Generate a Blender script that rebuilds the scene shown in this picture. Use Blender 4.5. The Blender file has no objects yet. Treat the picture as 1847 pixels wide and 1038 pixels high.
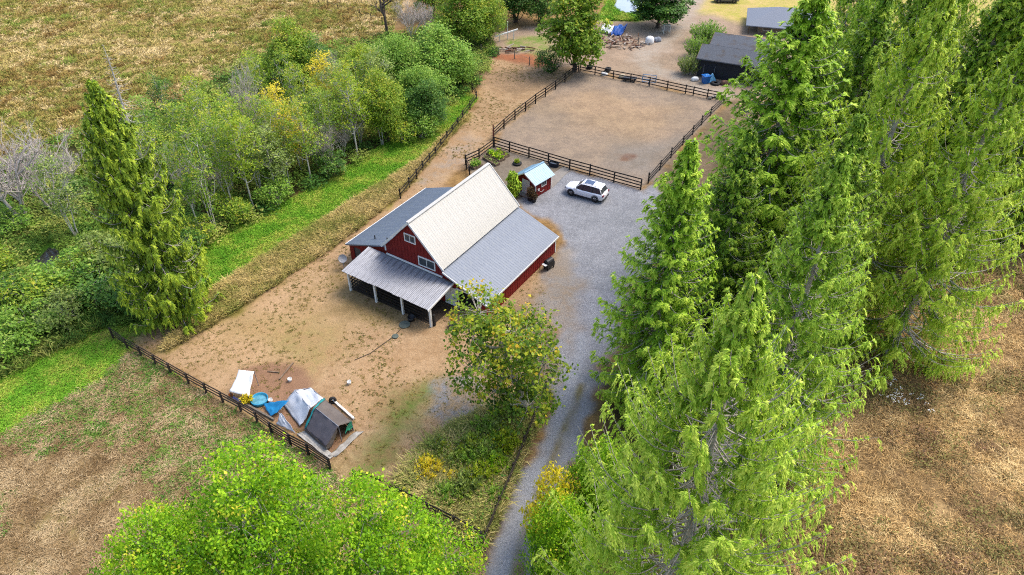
import bpy, bmesh, math, random
import numpy as np
from mathutils import Matrix, Vector

# ------------------------------------------------------------------ camera, sky, sun, exposure
scene = bpy.context.scene
COL = scene.collection
PITCH, FPX, CAMH = 0.67072, 1269.95, 41.559
cam_d = bpy.data.cameras.new('camera'); cam = bpy.data.objects.new('camera', cam_d); COL.objects.link(cam)
cam_d.sensor_width = 36; cam_d.lens = 36 * FPX / 1847; cam_d.clip_end = 6000; cam_d.clip_start = 0.5
cam.location = (0, 0, CAMH); cam.rotation_euler = (math.pi / 2 - PITCH, 0, 0)
scene.camera = cam
scene.cycles.filter_width = 1.1; scene.cycles.use_denoising = False
SUN_EL, SUN_AZ = math.radians(57), math.radians(66)          # azimuth clockwise from +Y
world = bpy.data.worlds.new('World'); scene.world = world; world.use_nodes = True
wn = world.node_tree; bg = wn.nodes['Background']
sky = wn.nodes.new('ShaderNodeTexSky'); sky.sky_type = 'NISHITA'; sky.sun_disc = False
sky.sun_elevation = SUN_EL; sky.sun_rotation = SUN_AZ; sky.air_density = 1.0; sky.dust_density = 3.0; sky.ozone_density = 1.0
wn.links.new(sky.outputs[0], bg.inputs[0]); bg.inputs[1].default_value = 0.15
sun_d = bpy.data.lights.new('sun', 'SUN'); sun_d.energy = 1.2; sun_d.angle = math.radians(28); sun_d.color = (1, .93, .82)
sun = bpy.data.objects.new('sun', sun_d); COL.objects.link(sun)
sd = Vector((math.sin(SUN_AZ) * math.cos(SUN_EL), math.cos(SUN_AZ) * math.cos(SUN_EL), math.sin(SUN_EL)))
sun.rotation_euler = sd.to_track_quat('Z', 'Y').to_euler(); sun.location = (60, 40, 80)
vs = scene.view_settings
vs.view_transform = 'Standard'; vs.look = 'None'; vs.gamma = 1; vs.exposure = 1.44; vs.use_curve_mapping = False

# ------------------------------------------------------------------ site survey helpers
cp, sp = math.cos(PITCH), math.sin(PITCH)
def G(px, py, z=0.0):
    """ground point of the site plan (survey picture coordinates) at height z"""
    a = (px - 923.5) / FPX; b = (519 - py) / FPX
    r = (a, cp + b * sp, -sp + b * cp); t = (z - CAMH) / r[2]
    return Vector((r[0] * t, r[1] * t, z))
def HT(P, py):
    b = (519 - py) / FPX
    return (b * P[1] * cp - P[1] * sp) / (cp + b * sp) + CAMH
def GP(pts): return np.array([[*G(*p)[:2]] for p in pts])

# ------------------------------------------------------------------ naming
def tag(o, label=None, cat=None, group=None, kind=None):
    if label: o['label'] = label
    if cat: o['category'] = cat
    if group: o['group'] = group
    if kind: o['kind'] = kind
    return o
def thing(name, label, cat, loc=(0, 0, 0), rz=0, group=None):
    o = bpy.data.objects.new(name, None); COL.objects.link(o); o.empty_display_size = .3
    o.location = loc; o.rotation_euler = (0, 0, rz)
    return tag(o, label, cat, group)
def link(name, me, parent=None, mat=None, mtx=None):
    o = bpy.data.objects.new(name, me); COL.objects.link(o)
    if parent: o.parent = parent
    if mtx is not None: o.matrix_basis = mtx
    if mat is not None and not me.materials: me.materials.append(mat)
    return o

# ------------------------------------------------------------------ colours and materials
def lin(c):
    c = c / 255.0
    return c / 12.92 if c <= .04045 else ((c + .055) / 1.055) ** 2.4
def S(r, g, b, k=0.55): return (lin(r) * k, lin(g) * k, lin(b) * k)
def _nt(name):
    m = bpy.data.materials.new(name); m.use_nodes = True
    nt = m.node_tree; return m, nt, nt.nodes, nt.links, nt.nodes['Principled BSDF']
def pm(name, c1, c2=None, scale=3.0, rough=.8, metal=0.0, bump=0.0, bscale=30.0, detail=5, stretch=(1, 1, 1), lo=.35, hi=.65, spec=.3, c3=None, s3=.6, l3=.55, h3=.7, transl=0, coat=0):
    m, nt, N, L, P = _nt(name)
    P.inputs['Roughness'].default_value = rough; P.inputs['Metallic'].default_value = metal
    P.inputs['Specular IOR Level'].default_value = spec
    if coat: P.inputs['Coat Weight'].default_value = coat
    tc = N.new('ShaderNodeTexCoord'); mp = N.new('ShaderNodeMapping'); mp.inputs['Scale'].default_value = stretch
    L.new(tc.outputs['Object'], mp.inputs[0])
    if c2 is None: c2 = tuple(x * .86 for x in c1)
    n = N.new('ShaderNodeTexNoise'); n.inputs['Scale'].default_value = scale; n.inputs['Detail'].default_value = detail; n.inputs['Roughness'].default_value = .65
    L.new(mp.outputs[0], n.inputs['Vector'])
    r = N.new('ShaderNodeValToRGB'); r.color_ramp.elements[0].position = lo; r.color_ramp.elements[1].position = hi
    r.color_ramp.elements[0].color = (*c2, 1); r.color_ramp.elements[1].color = (*c1, 1)
    L.new(n.outputs['Fac'], r.inputs[0]); out = r.outputs[0]
    if c3 is not None:
        n3 = N.new('ShaderNodeTexNoise'); n3.inputs['Scale'].default_value = s3; n3.inputs['Detail'].default_value = 6; L.new(mp.outputs[0], n3.inputs['Vector'])
        r3 = N.new('ShaderNodeMapRange'); r3.inputs[1].default_value = l3; r3.inputs[2].default_value = h3; L.new(n3.outputs['Fac'], r3.inputs[0])
        mx = N.new('ShaderNodeMixRGB'); L.new(r3.outputs[0], mx.inputs[0]); L.new(out, mx.inputs[1]); mx.inputs[2].default_value = (*c3, 1); out = mx.outputs[0]
    L.new(out, P.inputs['Base Color'])
    if bump:
        nb = N.new('ShaderNodeTexNoise'); nb.inputs['Scale'].default_value = bscale; nb.inputs['Detail'].default_value = 4; L.new(mp.outputs[0], nb.inputs['Vector'])
        b = N.new('ShaderNodeBump'); b.inputs['Strength'].default_value = bump; b.inputs['Distance'].default_value = .05
        L.new(nb.outputs['Fac'], b.inputs['Height']); L.new(b.outputs[0], P.inputs['Normal'])
    if transl:
        t = N.new('ShaderNodeBsdfTranslucent'); L.new(out, t.inputs[0]); ms = N.new('ShaderNodeMixShader'); ms.inputs[0].default_value = transl
        L.new(P.outputs[0], ms.inputs[1]); L.new(t.outputs[0], ms.inputs[2]); L.new(ms.outputs[0], N['Material Output'].inputs[0])
    return m
def leafmat(name, stops, transl=.35, rough=.55, attr='tint', jitter=.12, spec=.25):
    """foliage: colour ramp over a per-leaf tint value set by each plant builder"""
    m, nt, N, L, P = _nt(name)
    a = N.new('ShaderNodeAttribute'); a.attribute_name = attr
    src = a.outputs['Fac']
    oi = N.new('ShaderNodeObjectInfo')
    ad = N.new('ShaderNodeMath'); ad.operation = 'MULTIPLY_ADD'; L.new(oi.outputs['Random'], ad.inputs[0]); ad.inputs[1].default_value = jitter; L.new(src, ad.inputs[2])
    r = N.new('ShaderNodeValToRGB'); cr = r.color_ramp
    cr.elements[0].position = stops[0][0]; cr.elements[0].color = (*stops[0][1], 1)
    cr.elements[1].position = stops[-1][0]; cr.elements[1].color = (*stops[-1][1], 1)
    for p, c in stops[1:-1]:
        e = cr.elements.new(p); e.color = (*c, 1)
    L.new(ad.outputs[0], r.inputs[0]); L.new(r.outputs[0], P.inputs['Base Color'])
    P.inputs['Roughness'].default_value = rough; P.inputs['Specular IOR Level'].default_value = spec
    t = N.new('ShaderNodeBsdfTranslucent'); L.new(r.outputs[0], t.inputs[0]); ms = N.new('ShaderNodeMixShader'); ms.inputs[0].default_value = transl
    L.new(P.outputs[0], ms.inputs[1]); L.new(t.outputs[0], ms.inputs[2]); L.new(ms.outputs[0], N['Material Output'].inputs[0])
    return m
def grassmat(name, ca, cb, cc=None, scale=.12, transl=.25):
    """tufts: colour by the tuft's own place (patches) and its random value"""
    m, nt, N, L, P = _nt(name)
    oi = N.new('ShaderNodeObjectInfo')
    n = N.new('ShaderNodeTexNoise'); n.inputs['Scale'].default_value = scale; n.inputs['Detail'].default_value = 4; n.inputs['Roughness'].default_value = .7
    L.new(oi.outputs['Location'], n.inputs['Vector'])
    a = N.new('ShaderNodeMath'); a.operation = 'MULTIPLY_ADD'; a.inputs[1].default_value = .3; L.new(oi.outputs['Random'], a.inputs[0])
    gain = N.new('ShaderNodeMath'); gain.operation = 'MULTIPLY_ADD'; gain.inputs[1].default_value = 1.6; gain.inputs[2].default_value = -.3; L.new(n.outputs['Fac'], gain.inputs[0]); L.new(gain.outputs[0], a.inputs[2])
    r = N.new('ShaderNodeValToRGB'); cr = r.color_ramp
    cr.elements[0].position = .48; cr.elements[0].color = (*ca, 1); cr.elements[1].position = .82; cr.elements[1].color = (*(cc or cb), 1)
    if cc: e = cr.elements.new(.65); e.color = (*cb, 1)
    cn = N.new('ShaderNodeNewGeometry'); vm = N.new('ShaderNodeVectorMath'); vm.operation = 'MULTIPLY_ADD'; vm.inputs[1].default_value = (.35, .35, .35); vm.inputs[2].default_value = (0, 0, 1)
    L.new(cn.outputs['Normal'], vm.inputs[0]); L.new(vm.outputs[0], P.inputs['Normal'])
    L.new(a.outputs[0], r.inputs[0]); L.new(r.outputs[0], P.inputs['Base Color']); P.inputs['Roughness'].default_value = .8; P.inputs['Specular IOR Level'].default_value = .1
    t = N.new('ShaderNodeBsdfTranslucent'); L.new(r.outputs[0], t.inputs[0]); ms = N.new('ShaderNodeMixShader'); ms.inputs[0].default_value = transl
    L.new(P.outputs[0], ms.inputs[1]); L.new(t.outputs[0], ms.inputs[2]); L.new(ms.outputs[0], N['Material Output'].inputs[0])
    return m

M = {}
M['red'] = pm('red_siding', S(158, 40, 34), S(134, 30, 28), 2.5, .75, bump=.15)
M['white_trim'] = pm('white_trim', S(238, 238, 236, .78), S(222, 222, 218, .78), 2, .6)
M['white_roof'] = pm('white_metal_roof', S(232, 229, 220, .5), S(224, 220, 208, .5), .5, .42, metal=.0, spec=.5, c3=S(205, 198, 180), s3=1.2, l3=.6, h3=.85)
M['grey_roof'] = pm('grey_metal_roof', S(124, 136, 154), S(112, 124, 142), .6, .45, metal=.1, spec=.5, c3=S(135, 143, 150), s3=2, l3=.55, h3=.8)
M['galv'] = pm('old_galvanised', S(176, 180, 190), S(140, 143, 154), 1.6, .5, metal=.15, spec=.4, stretch=(6, .6, 1), c3=S(92, 92, 98), s3=.8, l3=.5, h3=.72)
M['blue_roof'] = pm('pale_blue_metal', S(150, 194, 218), S(136, 180, 206), .8, .4, metal=.05, spec=.5)
M['fence'] = pm('black_fence_paint', S(46, 40, 38), S(30, 27, 27), 4, .7)
M['fence_brown'] = pm('weathered_dark_board', S(82, 70, 62), S(52, 45, 42), 4, .85)
M['fence_grey'] = pm('bare_weathered_board', S(150, 140, 125), S(110, 100, 90), 4, .9)
M['red_post'] = pm('rust_red_post', S(110, 50, 38), None, 4, .8)
M['glass'] = pm('window_glass', (.03, .036, .04), (.06, .07, .075), 1.5, .08, spec=.6)
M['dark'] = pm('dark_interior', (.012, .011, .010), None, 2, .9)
M['bark'] = pm('grey_brown_bark', S(120, 105, 92), S(72, 60, 52), 3, .9, stretch=(1, 1, .25), bump=.5, bscale=12)
M['twig'] = pm('pale_grey_bark', S(206, 198, 186, .8), S(168, 158, 146, .8), 3, .9)
M['palebark'] = pm('pale_alder_bark', S(214, 210, 198, .8), S(170, 164, 152, .8), 2.5, .9, stretch=(1, 1, .4))
M['deadwood'] = pm('dead_grey_wood', S(206, 196, 186, .85), S(168, 156, 148, .85), 3, .95)
M['concrete'] = pm('concrete', S(170, 164, 155), S(150, 144, 136), 1.5, .9)
M['wood'] = pm('old_lumber', S(160, 138, 115), S(115, 95, 78), 3, .9)
M['rubber'] = pm('black_rubber', (.018, .018, .019), None, 4, .8)
M['black_plastic'] = pm('black_plastic', (.02, .02, .022), None, 4, .5)
M['black_lap'] = pm('black_lap_siding', S(42, 45, 55), S(32, 34, 42), 2, .6)
M['shingle'] = pm('grey_shingle', S(108, 114, 124), S(88, 92, 100), 6, .85, c3=S(92, 84, 78), s3=.7, l3=.52, h3=.7)
M['house_roof'] = pm('house_shingle', S(150, 158, 172), S(135, 142, 155), 6, .8)
M['beige'] = pm('beige_wall', S(190, 170, 145), None, 2, .85)

# ------------------------------------------------------------------ mesh helpers
class MB:
    def __init__(s): s.v = []; s.f = []; s.mi = []
    def add(s, vs, fs, mi=0):
        o = len(s.v); s.v += [tuple(x) for x in vs]; s.f += [tuple(i + o for i in f) for f in fs]; s.mi += [mi] * len(fs); return s
    def box(s, x0, x1, y0, y1, z0, z1, mi=0):
        return s.add([(x0, y0, z0), (x1, y0, z0), (x1, y1, z0), (x0, y1, z0), (x0, y0, z1), (x1, y0, z1), (x1, y1, z1), (x0, y1, z1)],
                     [(0, 3, 2, 1), (4, 5, 6, 7), (0, 1, 5, 4), (1, 2, 6, 5), (2, 3, 7, 6), (3, 0, 4, 7)], mi)
    def bar(s, a, b, w, h, up=(0, 0, 1), mi=0):
        a = Vector(a); b = Vector(b); d = (b - a).normalized(); u = Vector(up)
        sd_ = d.cross(u)
        if sd_.length < 1e-4: sd_ = d.cross(Vector((1, 0, 0)))
        sd_.normalize(); u = sd_.cross(d).normalized()
        vs_ = []
        for p in (a, b):
            for (i, j) in ((-1, -1), (1, -1), (1, 1), (-1, 1)): vs_.append(p + sd_ * (i * w / 2) + u * (j * h / 2))
        return s.add(vs_, [(0, 1, 2, 3), (7, 6, 5, 4), (0, 4, 5, 1), (1, 5, 6, 2), (2, 6, 7, 3), (3, 7, 4, 0)], mi)
    def tube(s, pts, radii, n=6, mi=0, cap=True):
        pts = [Vector(p) for p in pts]; vs_ = []; fs = []
        for i, p in enumerate(pts):
            d = (pts[min(i + 1, len(pts) - 1)] - pts[max(i - 1, 0)]).normalized()
            a = d.cross(Vector((0, 0, 1)))
            if a.length < .05: a = d.cross(Vector((1, 0, 0)))
            a.normalize(); b = d.cross(a)
            for k in range(n):
                t = 2 * math.pi * k / n; vs_.append(p + (a * math.cos(t) + b * math.sin(t)) * radii[i])
        for i in range(len(pts) - 1):
            for k in range(n):
                k2 = (k + 1) % n; fs.append((i * n + k, i * n + k2, (i + 1) * n + k2, (i + 1) * n + k))
        if cap: fs.append(tuple(range(n))[::-1]); fs.append(tuple((len(pts) - 1) * n + k for k in range(n)))
        return s.add(vs_, fs, mi)
    def prism(s, poly, a, b, mi=0):
        """poly: list of points (x,z) in the plane y; extruded from y=a to y=b"""
        n = len(poly); vs_ = [(x, a, z) for x, z in poly] + [(x, b, z) for x, z in poly]
        fs = [tuple(range(n)), tuple(range(2 * n - 1, n - 1, -1))] + [(i, i + n, (i + 1) % n + n, (i + 1) % n) for i in range(n)]
        return s.add(vs_, fs, mi)
    def lathe(s, prof, n=20, c=(0, 0, 0), mi=0):
        vs_ = []; fs = []
        for r, z in prof:
            for k in range(n):
                t = 2 * math.pi * k / n; vs_.append((c[0] + r * math.cos(t), c[1] + r * math.sin(t), c[2] + z))
        for i in range(len(prof) - 1):
            for k in range(n):
                k2 = (k + 1) % n; fs.append((i * n + k, i * n + k2, (i + 1) * n + k2, (i + 1) * n + k))
        return s.add(vs_, fs, mi)
    def mesh(s, name, mats=(), smooth=False):
        me = bpy.data.meshes.new(name); me.from_pydata(s.v, [], s.f)
        for m in mats: me.materials.append(m)
        if len(mats) > 1: me.polygons.foreach_set('material_index', s.mi)
        bm = bmesh.new(); bm.from_mesh(me); bmesh.ops.recalc_face_normals(bm, faces=bm.faces); bm.to_mesh(me); bm.free()
        if smooth: me.polygons.foreach_set('use_smooth', [True] * len(me.polygons))
        me.update(); return me
    def obj(s, name, mats, parent=None, mtx=None, smooth=False):
        if not isinstance(mats, (list, tuple)): mats = [mats]
        return link(name, s.mesh(name, mats, smooth), parent, None, mtx)

def np_mesh(name, V, F, mats=(), attrs=None, smooth=False):
    """V (n,3), F (m,k) arrays -> mesh, quickly"""
    me = bpy.data.meshes.new(name); n, (m, k) = len(V), F.shape
    me.vertices.add(n); me.vertices.foreach_set('co', np.ascontiguousarray(V, dtype=np.float32).ravel())
    me.loops.add(m * k); me.loops.foreach_set('vertex_index', np.ascontiguousarray(F, dtype=np.int32).ravel())
    me.polygons.add(m); me.polygons.foreach_set('loop_start', np.arange(0, m * k, k, dtype=np.int32))
    for nm, a in (attrs or {}).items():
        if a.ndim == 1:
            at = me.attributes.new(nm, 'FLOAT', 'POINT'); at.data.foreach_set('value', a.astype(np.float32))
        else:
            at = me.attributes.new(nm, 'FLOAT_COLOR', 'POINT'); c = np.ones((n, 4), np.float32); c[:, :3] = a; at.data.foreach_set('color', c.ravel())
    for mm in mats: me.materials.append(mm)
    me.update(calc_edges=True)
    if smooth: me.polygons.foreach_set('use_smooth', np.ones(m, dtype=bool))
    return me
def unit(a): return a / np.maximum(np.linalg.norm(a, axis=-1, keepdims=True), 1e-9)
def leaf_mesh(name, P, D, Nrm, L, W, tint, mat, fold=.0):
    """kite-shaped leaves: base P, axis D, face normal hint Nrm, length L, width W"""
    D = unit(D); Sd = unit(np.cross(D, Nrm)); L = L[:, None]; W = W[:, None]; Nn = np.cross(Sd, D)
    V = np.stack([P, P + D * L * .45 + Sd * W * .5 - Nn * fold * W, P + D * L, P + D * L * .45 - Sd * W * .5 - Nn * fold * W], 1).reshape(-1, 3)
    F = np.arange(len(P) * 4).reshape(-1, 4)
    return np_mesh(name, V, F, [mat], {'tint': np.repeat(tint, 4)})
class Tubes:
    """many thin limbs in one mesh"""
    def __init__(s): s.V = []; s.F = []; s.n = 0
    def add(s, pts, r0, r1, k=4):
        pts = np.asarray(pts, float); m = len(pts)
        t = np.gradient(pts, axis=0); t = unit(t)
        ref = np.array([0, 0, 1.]) if abs(t[0, 2]) < .9 else np.array([1., 0, 0])
        a = unit(np.cross(t, ref)); b = np.cross(t, a)
        r = np.linspace(r0, r1, m)[:, None, None]; th = np.arange(k) * 2 * np.pi / k
        ring = pts[:, None] + r * (a[:, None] * np.cos(th)[None, :, None] + b[:, None] * np.sin(th)[None, :, None])
        s.V.append(ring.reshape(-1, 3))
        i = np.arange(m - 1)[:, None] * k; j = np.arange(k)[None]; j2 = (j + 1) % k
        s.F.append(np.stack([i + j, i + j2, i + k + j2, i + k + j], -1).reshape(-1, 4) + s.n); s.n += m * k
    def mesh(s, name, mat): return np_mesh(name, np.concatenate(s.V), np.concatenate(s.F), [mat], smooth=True)

def vnoise(x, y, sc, seed=0):
    """smooth value noise for outlines"""
    x = np.asarray(x) / sc; y = np.asarray(y) / sc; xi = np.floor(x).astype(int); yi = np.floor(y).astype(int); fx = x - xi; fy = y - yi
    def h(a, b): 
        n = (a * 374761393 + b * 668265263 + seed * 1442695041) & 0x7fffffff
        n = ((n ^ (n >> 13)) * 1274126177) & 0x7fffffff
        return ((n ^ (n >> 16)) & 0xffff) / 65535.0
    fx = fx * fx * (3 - 2 * fx); fy = fy * fy * (3 - 2 * fy)
    return (h(xi, yi) * (1 - fx) + h(xi + 1, yi) * fx) * (1 - fy) + (h(xi, yi + 1) * (1 - fx) + h(xi + 1, yi + 1) * fx) * fy
def sdist(x, y, poly):
    """signed distance, positive inside"""
    poly = np.asarray(poly); d = np.full(x.shape, 1e18); ins = np.zeros(x.shape, bool); n = len(poly)
    for i in range(n):
        ax, ay = poly[i]; bx_, by_ = poly[(i + 1) % n]; ex, ey = bx_ - ax, by_ - ay
        t = np.clip(((x - ax) * ex + (y - ay) * ey) / (ex * ex + ey * ey + 1e-12), 0, 1)
        d = np.minimum(d, (x - ax - t * ex) ** 2 + (y - ay - t * ey) ** 2)
        c = ((ay > y) != (by_ > y)) & (x < (bx_ - ax) * (y - ay) / (by_ - ay + 1e-12) + ax); ins ^= c
    d = np.sqrt(d); return np.where(ins, d, -d)
# ------------------------------------------------------------------ ground
def axis(segs):
    out = []
    for a, b, st in segs: out += list(np.arange(a, b, st))
    return np.array(out + [segs[-1][1]])
gx = axis([(-3000, -400, 400), (-400, -120, 20), (-120, -46, .75), (-46, 34, .32), (34, 120, .75), (120, 400, 20), (400, 3000, 400)])
gy = axis([(-400, -40, 40), (-40, 16, 4), (16, 88, .34), (88, 170, .6), (170, 400, 12), (400, 3600, 400)])
X, Y = np.meshgrid(gx, gy); X = X.ravel(); Y = Y.ravel()
rngG = np.random.default_rng(5)
W1 = (vnoise(X, Y, 2.2, 1) - .5) * 1.6 + (vnoise(X, Y, .8, 2) - .5) * .9
W2 = (vnoise(X, Y, 6, 3) - .5) * 4
ZA = np.zeros((len(X), 3)); ZB = np.zeros((len(X), 3)); GRV = np.zeros(len(X)); PCK = np.zeros(len(X)); PSC = np.zeros(len(X))
POLY = {}
def zone(pts, A, B, edge=.8, warp=1.0, big=0.0, grav=0, pock=0, name=None, op=1.0, world=False):
    poly = np.array(pts, float) if world else GP(pts)
    if name: POLY[name] = poly
    sdv = sdist(X, Y, poly) + W1 * warp + W2 * big
    w = np.clip(sdv / (2 * edge) + .5, 0, 1); w = (w * w * (3 - 2 * w)) * op
    A = np.array(S(*A)); B = np.array(S(*B))
    ZA[:] = ZA * (1 - w[:, None]) + A * w[:, None]; ZB[:] = ZB * (1 - w[:, None]) + B * w[:, None]
    GRV[:] = GRV * (1 - w) + grav * w; PCK[:] = PCK * (1 - w) + pock * w
def strip(pts, wd, A, B, **k):
    P = GP(pts); n = len(P); T = unit(np.gradient(P, axis=0)); Nn = np.stack([-T[:, 1], T[:, 0]], 1)
    wd = np.broadcast_to(np.array(wd, float), (n,))[:, None]
    zone(np.concatenate([P + Nn * wd / 2, (P - Nn * wd / 2)[::-1]]), A, B, world=True, **k)
ZA[:] = S(178, 143, 92); ZB[:] = S(138, 108, 68)
zone([(-1600, -180), (800, -180), (705, 60), (600, 100), (440, 110), (300, 210), (0, 300), (-1600, 420)], (192, 166, 112), (140, 122, 62), big=1, name='meadow')
zone([(560, -40), (760, -40), (700, 60), (610, 40)], (205, 180, 140), (180, 150, 110), edge=2, big=1)
zone([(1340, 700), (1560, 560), (1847, 330), (2600, 300), (2600, 1300), (1200, 1300), (1430, 900)], (198, 168, 120), (146, 120, 86), big=1, name='right_field')
# upper right yard
zone([(860, 110), (900, 60), (1100, 30), (1170, -30), (1260, -60), (2200, -100), (1900, 100), (1340, 180), (1300, 185), (1045, 125), (930, 135)], (190, 166, 142), (170, 148, 126), big=.5, name='far_yard')
zone([(1215, 25), (1300, -20), (1900, -60), (1900, 60), (1340, 45), (1290, 30)], (222, 194, 128), (194, 188, 88), edge=3, big=1)
strip([(1330, 178), (1260, 150), (1190, 130), (1155, 110), (1185, 80), (1225, 40), (1245, -10)], [3.5, 3.5, 3.5, 4, 5, 5, 6], (196, 182, 166), (182, 162, 142), edge=1.2)
zone([(860, 100), (900, 96), (960, 95), (1000, 112), (980, 128), (900, 112)], (186, 120, 84), (160, 110, 80), edge=1)
zone([(905, 70), (1000, 60), (1000, 105), (930, 92)], (120, 150, 60), (180, 160, 120), edge=1.2)
zone([(1080, 36), (1120, -30), (1190, -30), (1160, 30), (1150, 38)], (128, 190, 55), (150, 170, 70), edge=1, name='pond_bank')
# woods
zone([(0, 300), (150, 230), (300, 200), (440, 110), (600, 80), (860, 40), (900, 90), (860, 160), (640, 300), (480, 390), (350, 460), (200, 500), (0, 470), (-200, 420)], (88, 84, 48), (62, 66, 34), name='woods')
zone([(-700, 420), (0, 430), (110, 400), (330, 470), (330, 560), (180, 600), (0, 690), (-700, 800)], (84, 122, 40), (60, 98, 32), big=.6, name='brush')
zone([(-700, 420), (0, 430), (60, 400), (120, 420), (60, 470), (0, 490), (-700, 520)], (92, 140, 44), (70, 104, 34), big=.4)
# paddock
zone([(880, 105), (960, 120), (1045, 125), (890, 260), (850, 300), (800, 330), (1000, 480), (1000, 560), (960, 700), (880, 760), (740, 880), (680, 880), (600, 845), (430, 745), (200, 605), (330, 590), (480, 515), (610, 430), (720, 350), (860, 180)], (202, 170, 132), (180, 147, 110), pock=1, name='paddock')
zone([(300, 620), (470, 520), (560, 470), (640, 520), (640, 640), (480, 640), (380, 680)], (204, 170, 130), (186, 156, 112), edge=3, pock=1.2)
zone([(600, 470), (640, 520), (700, 560), (770, 590), (700, 600), (600, 560)], (150, 132, 84), (120, 104, 66), edge=1.5, pock=1, op=.7)
zone([(430, 590), (560, 580), (640, 640), (560, 690), (520, 640)], (150, 142, 72), (190, 156, 110), edge=2, big=.5, pock=1, op=.6)
zone([(700, 700), (790, 690), (770, 740), (720, 790), (690, 860), (650, 860), (680, 800)], (96, 132, 42), (150, 132, 84), edge=1.3, big=.3, op=.85)
zone([(620, 660), (780, 600), (800, 660), (700, 720), (600, 830), (570, 800)], (206, 172, 132), (188, 152, 112), edge=2, op=.7)
zone([(790, 690), (850, 665), (880, 740), (800, 760), (765, 745)], (150, 154, 162), (168, 146, 116), edge=.8, grav=.7)
zone([(870, 130), (960, 125), (1000, 150), (930, 170), (880, 150)], (170, 140, 108), (140, 118, 92), edge=2, op=.7)
zone([(760, 330), (850, 290), (870, 250), (840, 240), (780, 300)], (160, 154, 148), (192, 158, 120), edge=1.6, grav=.4, op=.7)
# green strip and tall grass
zone([(862, 178), (840, 165), (640, 292), (480, 385), (375, 430), (345, 470), (340, 540), (380, 530), (480, 470), (640, 372), (740, 306), (830, 220)], (122, 172, 52), (140, 156, 62), edge=.7, name='green_strip')
zone([(848, 205), (760, 290), (640, 366), (480, 465), (370, 535), (330, 580), (300, 630), (340, 610), (480, 524), (612, 438), (722, 350), (800, 260)], (178, 158, 92), (140, 132, 62), edge=.6, name='tall_strip')
strip([(640, 345), (560, 400), (470, 450), (380, 500)], .5, (196, 186, 96), (150, 180, 60), edge=.4)
# lower-left field
zone([(-700, 640), (0, 680), (110, 620), (205, 580), (230, 625), (430, 748), (600, 850), (700, 900), (870, 990), (880, 1200), (-700, 1200)], (186, 160, 116), (150, 126, 82), big=.5, name='straw_field')
zone([(-700, 640), (0, 670), (110, 615), (200, 575), (300, 520), (330, 560), (240, 610), (235, 640), (180, 690), (80, 740), (0, 790), (-700, 900)], (112, 156, 46), (164, 156, 84), edge=1.4, big=.4, name='mown')
zone([(60, 940), (160, 850), (240, 820), (260, 880), (140, 980), (40, 1060)], (104, 128, 56), (164, 142, 98), edge=2, big=.8, op=.8)
# weed corner and strip by the drive
zone([(985, 705), (900, 745), (840, 770), (770, 815), (720, 880), (870, 980)], (150, 142, 88), (124, 122, 70), edge=.8, name='weeds')
zone([(940, 560), (1010, 600), (1060, 640), (1020, 700), (985, 760), (905, 980), (870, 1080), (855, 1080), (870, 985), (985, 700), (960, 740), (930, 640)], (158, 136, 112), (128, 108, 86), edge=.7)
zone([(1090, 700), (1130, 600), (1500, 300), (1847, 100), (2000, 200), (1700, 520), (1500, 680), (1400, 900), (1300, 1300), (1000, 1300), (960, 1080), (1040, 880)], (104, 92, 60), (78, 72, 46), edge=2)
# gravel
DRIVE = [(930, 360), (950, 350), (1000, 318), (1030, 306), (1160, 344), (1180, 330), (1230, 400), (1150, 520), (1110, 600), (1084, 690), (1054, 760), (1004, 880), (955, 1040), (935, 1150), (868, 1150), (888, 1040), (940, 890), (988, 760), (1012, 660), (1000, 600), (985, 540), (975, 500), (1005, 470), (1012, 425), (940, 372)]
zone([(1165, 335), (1312, 182), (1420, 180), (1300, 420), (1230, 420)], (150, 130, 104), (122, 106, 82), edge=.8)
zone(DRIVE, (170, 172, 178), (152, 154, 160), edge=.6, grav=1, name='drive')
zone([(975, 500), (1010, 470), (1050, 520), (1060, 600), (1030, 640), (1000, 600), (950, 560)], (160, 150, 136), (168, 144, 112), edge=1.6, grav=.6, op=.75, big=.4)
zone([(1000, 455), (1030, 440), (1040, 480), (1010, 500)], (178, 156, 126), (164, 152, 138), edge=1, op=.6)
strip([(1050, 690), (1030, 750), (1000, 830), (972, 900), (945, 980), (925, 1060)], .8, (134, 126, 84), (144, 132, 104), edge=.25, warp=.3)
strip([(1048, 600), (1050, 650), (1020, 720), (985, 800), (945, 890), (915, 980), (895, 1060)], 1.0, (176, 180, 188), (166, 170, 178), edge=.4, grav=.6, op=.8, warp=.4)
strip([(1076, 660), (1062, 710), (1038, 770), (1005, 850), (972, 930), (945, 1010)], .8, (172, 174, 180), (160, 162, 168), edge=.4, grav=.6, op=.8, warp=.3)
# arena
ARENA = [(893, 262), (905, 236), (1044, 128), (1308, 184), (1168, 332), (1156, 342)]
zone(ARENA, (178, 158, 136), (154, 138, 122), edge=.5, warp=.4, name='arena', pock=.35)
zone([(960, 200), (1060, 160), (1240, 190), (1180, 260), (1080, 250)], (192, 164, 128), (168, 142, 112), edge=4, big=1, op=.7, pock=.4)
zone([(1110, 265), (1190, 255), (1230, 245), (1170, 325), (1100, 300)], (158, 150, 142), (150, 140, 128), edge=2, op=.8)
zone([(1120, 280), (1142, 282), (1138, 294), (1112, 290)], (132, 96, 78), (150, 120, 96), edge=.5, op=.9)
# garden
zone([(893, 264), (845, 297), (850, 320), (930, 362), (1000, 320), (1035, 306)], (152, 140, 124), (136, 124, 108), edge=.4, warp=.3, name='garden')
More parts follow.
